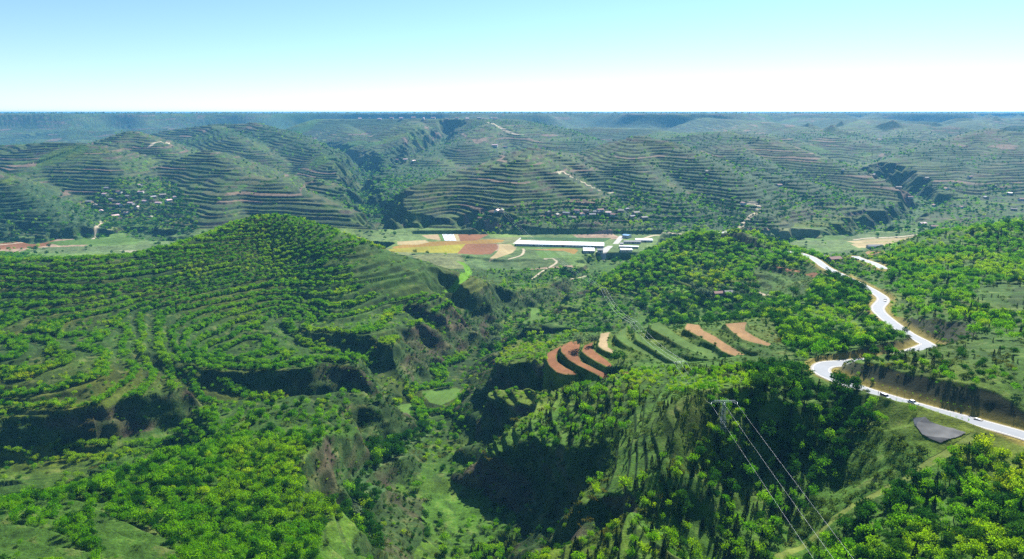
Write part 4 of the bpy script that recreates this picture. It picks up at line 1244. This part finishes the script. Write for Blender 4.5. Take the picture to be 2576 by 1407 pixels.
# ------------------------------------------------------------------ two people behind the parked car
def make_person(label, loc, rz, arm):
    t = thing("person", label, "person", loc, rz, None)
    hx = .42 if arm else .24; hzz = 1.35 if arm else .82
    vs = [(0, 0, .92), (0, 0, 1.15), (0, 0, 1.40), (0, 0, 1.50), (0, .01, 1.60), (0, .01, 1.70),
          (-.10, 0, .90), (-.11, .02, .50), (-.12, 0, .08), (-.12, .14, .04), (.10, 0, .90), (.12, .03, .50), (.13, 0, .08), (.13, .14, .04),
          (-.19, 0, 1.40), (-.25, .03, 1.12), (-.24, .12, .86), (-.24, .15, .78), (.19, 0, 1.40), (.27, .05, 1.15), (hx, .2, hzz), (hx + .03, .25, hzz + .02)]
    es = [(0, 1), (1, 2), (2, 3), (3, 4), (4, 5), (0, 6), (6, 7), (7, 8), (8, 9), (0, 10), (10, 11), (11, 12), (12, 13), (2, 14), (14, 15), (15, 16), (16, 17), (2, 18), (18, 19), (19, 20), (20, 21)]
    rr = [.13, .125, .14, .055, .09, .085, .085, .06, .045, .04, .085, .06, .045, .04, .06, .045, .035, .03, .06, .045, .035, .03]
    bm = bmesh.new()
    lay = bm.verts.layers.skin.verify()
    bv = [bm.verts.new(v) for v in vs]
    for a_, b_ in es: bm.edges.new((bv[a_], bv[b_]))
    for v_, r in zip(bv, rr): v_[lay].radius = (r, r * .85)
    bv[0][lay].use_root = True
    me = bpy.data.meshes.new("body"); bm.to_mesh(me); bm.free(); me.materials.append(M_DKCL)
    o = bpy.data.objects.new("body", me); COL.objects.link(o); o.parent = t
    o.modifiers.new("skin", 'SKIN').use_smooth_shade = True
    o.modifiers.new("sub", 'SUBSURF').levels = 1
    bm = bmesh.new(); bmesh.ops.create_uvsphere(bm, u_segments=10, v_segments=8, radius=.098, matrix=Matrix.Translation((0, .03, 1.645)))
    me = bpy.data.meshes.new("face"); bm.to_mesh(me); bm.free(); me.materials.append(M_SKIN)
    f_ = bpy.data.objects.new("face", me); COL.objects.link(f_); f_.parent = t
    bm = bmesh.new(); bmesh.ops.create_uvsphere(bm, u_segments=10, v_segments=8, radius=.108, matrix=Matrix.Translation((0, -.005, 1.675)))
    me = bpy.data.meshes.new("hair"); bm.to_mesh(me); bm.free(); me.materials.append(M_HAIR)
    f_ = bpy.data.objects.new("hair", me); COL.objects.link(f_); f_.parent = t
    return t
p, a = rd_side(2234, 1.7)
d = Vector((math.cos(a), math.sin(a), 0))
if d.x > 0: d = -d
make_person("person in dark clothes standing right behind the silver off-road car", p + d * 2.75 + Vector((0, -.2, 0)), 1.9, False)
make_person("person in dark clothes holding something up, farther behind the silver car", p + d * 4.3 + Vector((0, -.9, 0)), 1.2, True)

# ------------------------------------------------------------------ saplings along the road
def sapling(x, y, z, h, label, group):
    t = thing("sapling", label, "tree", (x, y, z), rnd_.random() * 6, group)
    q = MB(); q.tube((0, 0, -.1), (.02, .02, h * .85), .05, .025); q.build("trunk", M_BARK, t)
    rs = np.random.default_rng(int(x * 100) % 9999)
    C = [np.array((rs.normal() * .22, rs.normal() * .22, h * (.72 + .28 * rs.random()))) for _ in range(14)]
    vs, fs = cards(rs, C, .13 + .09 * rs.random(14))
    link_mesh("crown", [tuple(v) for v in vs], fs, M_GREEN, t)
for u in list(range(2128, 2210, 14)) + list(range(2262, 2460, 16)):
    p, a = rd_side(u, HW + 1.3)
    sapling(p.x, p.y, gz(p.x, p.y), 2.4 + .8 * rnd_.random(), "thin staked sapling on the near verge of the lower road", "saplings on the near verge of the lower road")
for u in range(2150, 2420, 19):
    p, a = rd_side(u, -HW - 2.4)
    sapling(p.x, p.y, gz(p.x, p.y), 1.8 + .8 * rnd_.random(), "thin sapling on the far verge below the road cutting", "saplings on the far verge below the cutting")
for i in range(6, 26, 1):
    P0, P1 = Vector(ROAD[110 + i * 2 if 111 + i * 2 < len(ROAD) else 0]), Vector(ROAD[min(len(ROAD) - 1, 111 + i * 2)])
    d = (P1 - P0); d.z = 0; d.normalize(); n = Vector((-d.y, d.x, 0)); n = n if n.x > 0 else -n
    q_ = P0 + n * (HW + 2.2)
    sapling(q_.x, q_.y, gz(q_.x, q_.y), 2.0 + rnd_.random(), "leafy sapling on the outer verge of the winding road", "saplings along the winding road")

# block lying on the road edge
p, a = rd_side(2451, -2.9)
t = thing("concrete_block", "white concrete slab lying on the far edge of the lower road", "slab", p, a)
q = MB(); q.box((0, 0, .16), (3.0, 1.5, .32), 0, 0, .94); q.build("slab", M_CONC, t)
q = MB(); q.box((.1, 0, .42), (2.2, .9, .2), 0, 0, .9); q.build("top_slab", M_WHITE, t)

# dark netting on the bank under the road
net_uv = [(2295, 1053), (2341, 1064), (2395, 1079), (2433, 1091), (2404, 1104), (2367, 1118), (2341, 1110), (2317, 1094), (2299, 1074)]
def drape(name, uv, mat, lift=.3, n=22):
    us = [q[0] for q in uv]; vs_ = [q[1] for q in uv]
    hp = hits(uv); 
    x0, x1, y0, y1 = min(h[0] for h in hp), max(h[0] for h in hp), min(h[1] for h in hp), max(h[1] for h in hp)
    poly = [(h[0], h[1]) for h in hp]
    xs = np.linspace(x0, x1, n * 3); ys = np.linspace(y0, y1, n * 3)
    Xg, Yg = np.meshgrid(xs, ys); Zg = terrain(Xg.ravel(), Yg.ravel())[0].reshape(Xg.shape) + lift
    Zs = Zg.copy()
    for _ in range(4): Zs[1:-1, 1:-1] = (Zs[1:-1, 1:-1] + Zs[:-2, 1:-1] + Zs[2:, 1:-1] + Zs[1:-1, :-2] + Zs[1:-1, 2:]) / 5
    Zs = np.maximum(Zs, Zg)
    ins = inpoly(Xg, Yg, poly)
    vid = -np.ones(Xg.shape, int); V_ = []; F_ = []
    for j in range(Xg.shape[0] - 1):
        for i in range(Xg.shape[1] - 1):
            if ins[j, i] and ins[j + 1, i] and ins[j, i + 1] and ins[j + 1, i + 1]:
                ids = []
                for a_, b_ in ((j, i), (j, i + 1), (j + 1, i + 1), (j + 1, i)):
                    if vid[a_, b_] < 0: vid[a_, b_] = len(V_); V_.append((Xg[a_, b_], Yg[a_, b_], Zs[a_, b_]))
                    ids.append(vid[a_, b_])
                F_.append(tuple(ids))
    return link_mesh(name, V_, F_, mat)
tag(drape("slope_netting", net_uv, M_NET), "dark blue-grey netting spread over the bank below the lower road", "netting")

# ------------------------------------------------------------------ power line
def lattice(label, loc, rz, h=12.6, arm=4.4):
    t = thing("power_pylon", label, "pylon", loc, rz)
    b = MB(); w0, w1 = 1.1, .45
    hs = [h * k / 7 for k in range(8)]
    def W(z): return w0 + (w1 - w0) * z / h
    for sx in (-1, 1):
        for sy in (-1, 1): b.tube((sx * w0, sy * w0, -.3), (sx * w1, sy * w1, h), .07, .05, 4)
    for z0, z1 in zip(hs[:-1], hs[1:]):
        a0, a1 = W(z0), W(z1)
        for s in (-1, 1):
            b.tube((-a0, s * a0, z0), (a1, s * a1, z1), .035, n=4); b.tube((a0, s * a0, z0), (-a1, s * a1, z1), .035, n=4)
            b.tube((s * a0, -a0, z0), (s * a1, a1, z1), .035, n=4); b.tube((s * a0, a0, z0), (s * a1, -a1, z1), .035, n=4)
            b.tube((-a1, s * a1, z1), (a1, s * a1, z1), .035, n=4); b.tube((s * a1, -a1, z1), (s * a1, a1, z1), .035, n=4)
    b.build("tower", M_STEEL, t)
    c = MB()
    for s in (-.5, .5):
        c.tube((-arm * .8, s, h), (arm * .8, s, h), .06, n=4)
        c.tube((-arm, 0, h - .7), (-arm * .8, s, h), .05, n=4); c.tube((arm, 0, h - .7), (arm * .8, s, h), .05, n=4)
    c.tube((-arm, 0, h - .7), (arm, 0, h - .7), .06, n=4)
    n = 10
    for i in range(n):
        x0 = -arm * .8 + arm * 1.6 * i / n; x1 = x0 + arm * 1.6 / n
        c.tube((x0, -.5, h), (x1, .5, h), .035, n=4); c.tube((x0, .5, h), (x1, -.5, h), .035, n=4); c.tube((x0, -.5, h), ((x0 + x1) / 2, 0, h - .7), .035, n=4); c.tube(((x0 + x1) / 2, 0, h - .7), (x1, .5, h), .035, n=4)
    c.build("crossarm", M_STEEL, t)
    for x in (-arm, 0, arm):
        q = MB()
        for k in range(5): q.tube((x, 0, h - .8 - k * .16), (x, 0, h - .88 - k * .16), .12, .09, 8)
        q.tube((x, 0, h - .7), (x, 0, h - 1.6), .025, n=4)
        q.build("insulator", M_WHITE, t)
    return [Vector((x * math.cos(rz), x * math.sin(rz), h - 1.6)) + Vector(loc) for x in (-arm, 0, arm)]

def hframe(label, loc, rz, h=9.0, arm=3.2):
    t = thing("power_pole", label, "pole", loc, rz)
    for s in (-1, 1):
        q = MB(); q.tube((s * 1.4, 0, -.4), (s * 1.4, 0, h), .17, .12, 8); q.build("post", M_CONC, t)
    q = MB(); q.box((0, 0, h - .5), (arm * 2, .16, .16)); q.box((0, .2, h - 1.3), (2.9, .1, .1)); q.build("crossarm", M_STEEL, t)
    for x in (-arm + .1, 0, arm - .1):
        q = MB(); q.tube((x, 0, h - .4), (x, 0, h - .05), .10, .05, 8); q.build("insulator", M_WHITE, t)
    return [Vector((x * math.cos(rz), x * math.sin(rz), h - .1)) + Vector(loc) for x in (-arm + .1, 0, arm - .1)]

def sub_z(x, y, d=0): return (x, y, gz(x, y) + d)
Yt = np.arange(170.0, 300.0, 1.0); Xt = np.array([H(1824, q_, 190)[0] for q_ in Yt]); Zt = terrain(Xt, Yt)[0]
kk = int(np.argmin(np.abs(proj(Xt, Yt, Zt + 13.0)[1] - 1008)))
K1 = lattice("steel lattice pylon with a wide crossarm on the meadow spur", (float(Xt[kk]), float(Yt[kk]), float(Zt[kk]) - .2), 0.0, 13.2, 4.4 * float(Yt[kk]) / 214)
p2 = V(1706, 945, 345); K2 = hframe("twin-post concrete power pole by the golden bushes", sub_z(p2[0], p2[1]), .25, CZ + 345 * ratio(908) - gz(p2[0], p2[1]))
p3 = V(1592, 832, 472); K3 = hframe("twin-post power pole at the head of the green terraces", sub_z(p3[0], p3[1]), .25, max(7, CZ + 472 * ratio(809) - gz(p3[0], p3[1])))
p4 = V(1518, 745, 760); K4 = hframe("farthest twin-post power pole above the gully", sub_z(p4[0], p4[1]), .3, max(9, CZ + 760 * ratio(727) - gz(p4[0], p4[1])), 3.6)
p5 = V(1190, 500, 1560); K5 = [Vector((p5[0] + s * 4, p5[1], gz(p5[0], p5[1]) + 22)) for s in (-1, 0, 1)]
K0 = [Vector((66 + s * 4.2, -70, 214)) for s in (-1, 0, 1)]
tlat = thing("power_pylon", "far lattice pylon on the dark hillside across the valley", "pylon", (p5[0], p5[1], gz(p5[0], p5[1])), 0)
q = MB()
for sx in (-1, 1):
    for sy in (-1, 1): q.tube((sx * 2, sy * 2, -.5), (sx * .6, sy * .6, 24), .12, .1, 4)
for k in range(6):
    for s in (-1, 1): q.tube((-2 + k * .23, s * (2 - k * .23), k * 4), (2 - (k + 1) * .23, s * (2 - (k + 1) * .23), k * 4 + 4), .07, n=4)
q.build("tower", M_STEEL, tlat)
q = MB(); q.box((0, 0, 23), (9, .5, .5)); q.build("crossarm", M_STEEL, tlat)
def cable(a, b, sag, r, label, group):
    n = 26; q = MB(); pts = []
    for i in range(n + 1):
        t = i / n; p = a.lerp(b, t); p.z -= sag * 4 * t * (1 - t); pts.append(p)
    for i in range(n): q.tube(pts[i], pts[i + 1], r, n=4)
    tag(q.build("cable", M_CABLE, None), label, "cable", group)
for A_, B_, sag, r, lb in ((K0, K1, 2.0, .017, "between the lattice pylon and the bottom of the picture"), (K1, K2, 2.4, .018, "from the lattice pylon to the pole by golden bushes"),
                           (K2, K3, 2.5, .03, "over the ploughed and green terraces"), (K3, K4, 6, .04, "over the bench behind the green terraces"), (K4, K5, 25, .045, "far out over the valley floor")):
    for w_, side in zip(range(3), ("left", "middle", "right")):
        cable(A_[w_], B_[w_], sag, r, "%s cable of the power line %s" % (side, lb), "cables of the power line")

# pole in the ploughed field by the road
h_ = hits([(1976, 689)])[0]
t = thing("utility_pole", "thin grey utility pole standing in the ploughed field by the road", "pole", h_)
q = MB(); q.tube((0, 0, -.4), (0, 0, 9), .16, .1, 8); q.build("post", M_CONC, t)
q = MB(); q.box((0, 0, 8.5), (2.2, .12, .12)); q.build("crossarm", M_STEEL, t)

# ------------------------------------------------------------------ farm buildings and houses
def shed(name, label, cat, c, L, W_, h, rz, wall, roof, rise=.12, group=None, wins=0, doors=1, seams=0):
    t = thing(name, label, cat, c, rz, group)
    b = MB(); b.box((0, 0, h / 2 - .3), (L, W_, h + .6))
    for s in (-1, 1):
        b.poly([(s * L / 2, -W_ / 2, h), (s * L / 2, W_ / 2, h), (s * L / 2, 0, h + rise * W_ / 2)])
    b.build("wall", wall, t)
    r = MB(); e = .6 if L > 20 else .35; th = .14
    for s in (-1, 1):
        y1 = s * (W_ / 2 + e); z1 = h - rise * e + .05; z0 = h + rise * W_ / 2 + .05
        a = [(-L / 2 - e, y1, z1), (L / 2 + e, y1, z1), (L / 2 + e, 0, z0), (-L / 2 - e, 0, z0)]
        k = len(r.v); r.v += a + [(x, y, z + th) for x, y, z in a]
        for f in ((0, 1, 2, 3), (7, 6, 5, 4), (0, 4, 5, 1), (1, 5, 6, 2), (3, 7, 4, 0)): r.f.append(tuple(k + i for i in f)); r.mi.append(0)
    for i in range(seams):
        x = -L / 2 + L * (i + .5) / seams
        for s in (-1, 1): r.tube((x, s * (W_ / 2 + e), h - rise * e + .22), (x, 0, h + rise * W_ / 2 + .24), .06, n=4)
    r.build("roof", roof, t)
    for i in range(wins):
        x = -L / 2 + L * (i + .5) / wins
        q = MB(); q.box((x, -W_ / 2 - .02, h * .6), (min(2.2, L / wins * .5), .12, h * .32)); q.build("window", M_GLASS, t)
    for i in range(doors):
        q = MB(); x = (i - (doors - 1) / 2) * L / max(1, doors) + L * .04; q.box((x, -W_ / 2 - .04, h * .4), (1.3 if L < 20 else 3, .14, h * .8)); q.build("door", M_DOOR, t)
    return t

def shed_uv(name, label, cat, uA, vA, uB, vB, W_, h, wall, roof, zg=80, **kw):
    """near eave from A to B in the picture"""
    A_ = Vector(G(uA, vA, zg + h)); B_ = Vector(G(uB, vB, zg + h)); d = B_ - A_; d.z = 0; L = d.length; d.normalize()
    n = Vector((-d.y, d.x, 0)); m = (A_ + B_) / 2 + n * W_ / 2
    z = gz(m.x, m.y)
    return shed(name, label, cat, (m.x, m.y, min(zg, z) if zg else z), L, W_, h, math.atan2(d.y, d.x), wall, roof, **kw)

shed_uv("livestock_shed", "very long low shed with a bright white roof on the valley floor", "shed", 1297, 613.6, 1519, 618.8, 31, 3.6, M_WALL, M_WHITE, rise=.07, wins=26, doors=3, seams=30)
shed_uv("livestock_shed", "shorter white-roofed shed in front of the long shed's right end", "shed", 1468, 631.2, 1496, 631.6, 26, 4.2, M_WALL, M_WHITE, rise=.08, wins=6, doors=1, seams=8)
shed_uv("office_building", "small building with a grey-blue roof beside the concrete yard", "building", 1503, 629.6, 1517, 629.9, 10, 4.6, M_WALL, M_ROOFG, rise=.3, wins=4)
shed_uv("storehouse", "open storehouse with a bright blue roof at the head of the white farm road", "building", 1565, 591.5, 1580, 593.5, 12, 5, M_WALL, M_ROOFB, rise=.15, wins=3)
shed_uv("livestock_shed", "white-roofed shed behind the grey barrack at the right of the farm", "shed", 1600, 604, 1642, 604.8, 15, 3.6, M_WALL, M_WHITE, rise=.08, wins=6, seams=6)
shed_uv("barrack", "long low barrack with a grey roof at the right of the farm", "building", 1570, 608.3, 1612, 608.9, 9, 3.4, M_WALL, M_ROOFG, rise=.3, wins=8)
shed_uv("gatehouse", "small pale gatehouse beside the white farm road", "building", 1560, 613.8, 1568, 614, 10, 3.6, M_WALL, M_ROOFG, rise=.25, wins=2)
shed_uv("livestock_shed", "narrow white-roofed shed along the near side of the farm garden", "shed", 1558, 619.6, 1606, 621, 7, 3, M_WALL, M_WHITE, rise=.1, wins=7)
shed_uv("livestock_shed", "nearest white-roofed shed, right of the farm yard", "shed", 1562, 629, 1591, 629.2, 14, 3.6, M_WALL, M_WHITE, rise=.08, wins=5, seams=5)

# plastic tunnels in the field
for i in range(9):
    u0 = 1113 + i * 3.35; a_ = G(u0, 590, 80); b_ = G(u0 + 7, 606.5, 80)
    q = MB(); n = 8
    A_ = Vector(a_); B_ = Vector(b_); A_.z = gz(A_.x, A_.y); B_.z = gz(B_.x, B_.y); d = (B_ - A_); d.z = 0; d.normalize(); nn = Vector((-d.y, d.x, 0)); rw = .85
    for P_ in (A_, B_):
        for j in range(n + 1):
            th = math.pi * j / n; q.v.append(tuple(P_ + nn * rw * math.cos(th) + Vector((0, 0, rw * .6 * math.sin(th)))))
    for j in range(n): q.f.append((j, j + 1, n + 2 + j, n + 1 + j)); q.mi.append(0)
    q.f.append(tuple(range(n + 1))); q.mi.append(0); q.f.append(tuple(range(2 * n + 1, n, -1))); q.mi.append(0)
    tag(q.build("plastic_tunnel", M_PLAST), "long white plastic crop tunnel in the striped field", "crop tunnel", "white crop tunnels in the valley field")

# hamlet on the bench
def house_uv(label, u, v, L, W_, h, rz, wall, roof, name="house", group=None, **kw):
    x, y, z = hits([(u, v)])[0]
    return shed(name, label, "house", (x, y, z), L, W_, h, rz, wall, roof, rise=.5, group=group, **kw)
house_uv("house with a dull purple-red roof behind the grey green trees of the hamlet", 1806, 744, 10, 6, 3.2, .2, M_BRICKW, M_ROOFR, wins=3)
house_uv("house with a pale grey roof, second in the hamlet", 1835, 743, 11, 6, 3.2, .1, M_BRICKW, M_ROOFG, wins=3)
house_uv("low pale outbuilding at the right end of the hamlet", 1850, 751, 6, 4, 2.4, -.4, M_WALL, M_CONC, wins=1)
house_uv("small hut with a pale pink flat roof above the golden trees", 1981, 781, 8, 5, 2.8, .05, M_WALL, M_ROOFP, name="hut", wins=2)
house_uv("red-tiled farmhouse below the road loop", 2098, 658, 15, 8, 3.6, .3, M_BRICKW, M_ROOFR, wins=4)
house_uv("pale farmhouse left of the red-tiled farmhouse", 2065, 652, 11, 7, 3.4, -.2, M_WALL, M_ROOFG, wins=3)
house_uv("long pale shed in the fields right of the valley road", 2200, 624, 26, 8, 3.6, .1, M_WALL, M_ROOFG, wins=5)

# small houses of the far villages
proto = None
def far_house(x, y, z, s, rz, k, label, group):
    t = thing("village_house", label, "house", (x, y, z), rz, group); t.scale = (s, s, s)
    for me, n in FH[k]:
        o = bpy.data.objects.new(n, me); COL.objects.link(o); o.parent = t
FH = []
for wall, roof in ((M_WALL, M_ROOFR), (M_BRICKW, M_CONC), (M_BRICKW, M_ROOFG), (M_WALL, M_ROOFP)):
    t = shed("village_house", "x", "house", (0, 0, 0), 11, 6.5, 3.4, 0, wall, roof, rise=.45, wins=2)
    FH.append([(c.data, c.name.split('.')[0]) for c in t.children])
    for c in list(t.children): bpy.data.objects.remove(c)
    bpy.data.objects.remove(t)
VILL = [
    ([(265, 493), (300, 487), (322, 500), (280, 505), (355, 488), (385, 500), (400, 515), (225, 512), (240, 520), (330, 515), (345, 525), (410, 495), (425, 508), (300, 520), (365, 510), (395, 488), (440, 500), (270, 478), (350, 470), (290, 548), (320, 540), (380, 550), (255, 535)],
     "small house among the dark trees of the left village", "houses of the left village"),
    ([(1250, 535), (1262, 534), (1425, 541), (1450, 536), (1475, 534), (1500, 538), (1510, 533), (1530, 540), (1545, 545), (1560, 535), (1575, 530), (1590, 548), (1600, 540), (1490, 545), (1465, 545), (1620, 552), (1440, 552), (1400, 545), (1380, 541)],
     "small house in the village on the bench behind the long shed", "houses of the village behind the farm"),
    ([(905, 301), (930, 299), (955, 302), (985, 300), (1010, 301), (1040, 299), (1065, 302), (1090, 300), (1125, 302), (1150, 300), (1175, 301), (1205, 300), (1235, 299), (1245, 301)],
     "small pale house on the rim of the central plateau tongue", "houses on the plateau rim"),
    ([(2120, 430), (2200, 445), (2260, 475), (2330, 455), (2380, 478), (2440, 448), (2500, 470), (2540, 490), (2570, 505), (2290, 500), (2350, 520), (2480, 500), (2420, 525), (2550, 530)],
     "small house scattered over the hazy slopes at the far right", "houses on the far right slopes"),
    ([(1245, 370), (1270, 373), (1000, 405), (1020, 404), (1040, 408), (1780, 435), (1960, 470), (1870, 515), (2320, 568), (2350, 575)],
     "small house standing alone on a far terraced hillside", "lone houses on far hillsides"),
]
for uvs, lb, gp in VILL:
    for (u, v), (x, y, z) in zip(uvs, hits(uvs)):
        s = 1.0 + .35 * rnd_.random()
        if y > 2600: s *= 1.6
        far_house(x, y, z, s, rnd_.random() * 1.2 - .6 + (1.57 if rnd_.random() < .3 else 0), int(rnd_.integers(4)), lb, gp)

# masts on the skyline
for u, Y in ((1727, 6500), (1270, 5200), (2440, 7000), (2230, 6800), (1105, 5600)):
    x, y, z = H(u, Y, 290); z = gz(x, y)
    t = thing("mast", "thin lattice mast on the skyline", "mast", (x, y, z), 0, "masts on the skyline")
    q = MB(); q.tube((0, 0, -1), (0, 0, 38), 1.2, .5, 4); q.build("tower", M_STEEL, t)
    q = MB(); q.box((0, 0, 32), (14, .8, .8)); q.build("crossarm", M_STEEL, t)

# ------------------------------------------------------------------ trees one can pick out
def at(kind, u, v, h, label, wide=1.0, **k):
    x, y, z = hits([(u, v)])[0]
    return add_tree(kind, x, y, z - .1, h, label, None, wide=wide, **k)
at('silver', 1459, 880, 10.5, "large spreading tree casting its shadow on the brown ploughed terraces", 1.0, name="walnut_tree")
at('silver', 1495, 870, 8.5, "smaller spreading tree, right of the large one on the ploughed terraces", 1.0, name="walnut_tree")
at('silver', 1246, 871, 11.5, "round grey green tree in the gully, nearest of three", 1.15)
at('silver', 1251, 838, 10.5, "round grey green tree in the gully, right-hand one of the upper two", 1.3)
at('silver', 1197, 842, 9.5, "round grey green tree in the gully, left-hand one of the upper two", 1.3)
at('silver', 1746, 735, 13, "tall round grey tree standing before the dark bank of the hamlet", .9)
at('silver', 1763, 747, 10, "round grey green tree in the hamlet, left of the double crown", 1.0)
at('silver', 1779, 751, 12, "big double-crowned grey green tree beside the hamlet's houses", 1.2)
at('dark', 1709, 822, 9, "broad dark tree at the left head of the pale ploughed strip", 1.3)
at('dark', 1777, 818, 7, "dark round tree between the two pale ploughed strips", 1.3)
at('dark', 1626, 812, 4.5, "small dark tree, left of a pair above the green terraces")
at('dark', 1645, 812, 4.5, "small dark tree, right of a pair above the green terraces")
at('dark', 1555, 915, 9, "dark bushy tree at the end of the pale bare plot", 1.3)
at('dark', 1995, 748, 9.5, "umbrella-shaped green tree left of the wood by the winding road", 1.4)
at('yellow', 2292, 772, 7.5, "round yellow-green tree on top of the cutting by the road curve", 1.5)
for u, v, h, wd in ((2233.6, 903, 4.8, 1.5), (2250, 906, 4.4, 1.3), (2275, 911, 4.2, 1.7), (2298, 922, 6.6, 1.2), (2321, 917, 4.6, 1.4), (2346, 920, 5.4, 1.1), (2200, 896, 4.4, 1.4), (2177, 924, 3.8, 1.5)):
    x, y, z = hits([(u, v)])[0]
    add_tree('cypress', x, y, z - .1, h, "dark cypress in the row along the top edge of the road cutting", "cypresses along the top of the road cutting", wide=wd)

# tall roadside trees that hide stretches of the road
for i, (x, y, z) in enumerate(ROAD):
    u, v = proj(x, y, z)
    if (2112 < u < 2200 and 690 < v < 737) or (2150 < u < 2205 and 945 < v < 1000 and i % 2 == 0):
        for k in range(2):
            dx = (rnd_.random() - .5) * 9; off = HW + 3.2 + 4 * rnd_.random()
            P1 = ROAD[min(i + 1, len(ROAD) - 1)]; d = Vector((P1[0] - x, P1[1] - y, 0)); d.normalize(); n = Vector((-d.y, d.x, 0))
            if n.y > 0 if v > 900 else n.x > 0: n = -n
            q_ = Vector((x, y, 0)) + n * off + d * dx
            far_ = v < 900
            add_tree('dark', q_.x, q_.y, gz(q_.x, q_.y) - .1, (5.5 if not far_ else 6) + 2.2 * rnd_.random(), "dense dark green tree hiding the road " + ("above its white curve" if far_ else "at the bend beside the big cutting"), "dense trees close beside the road")
build_trees()
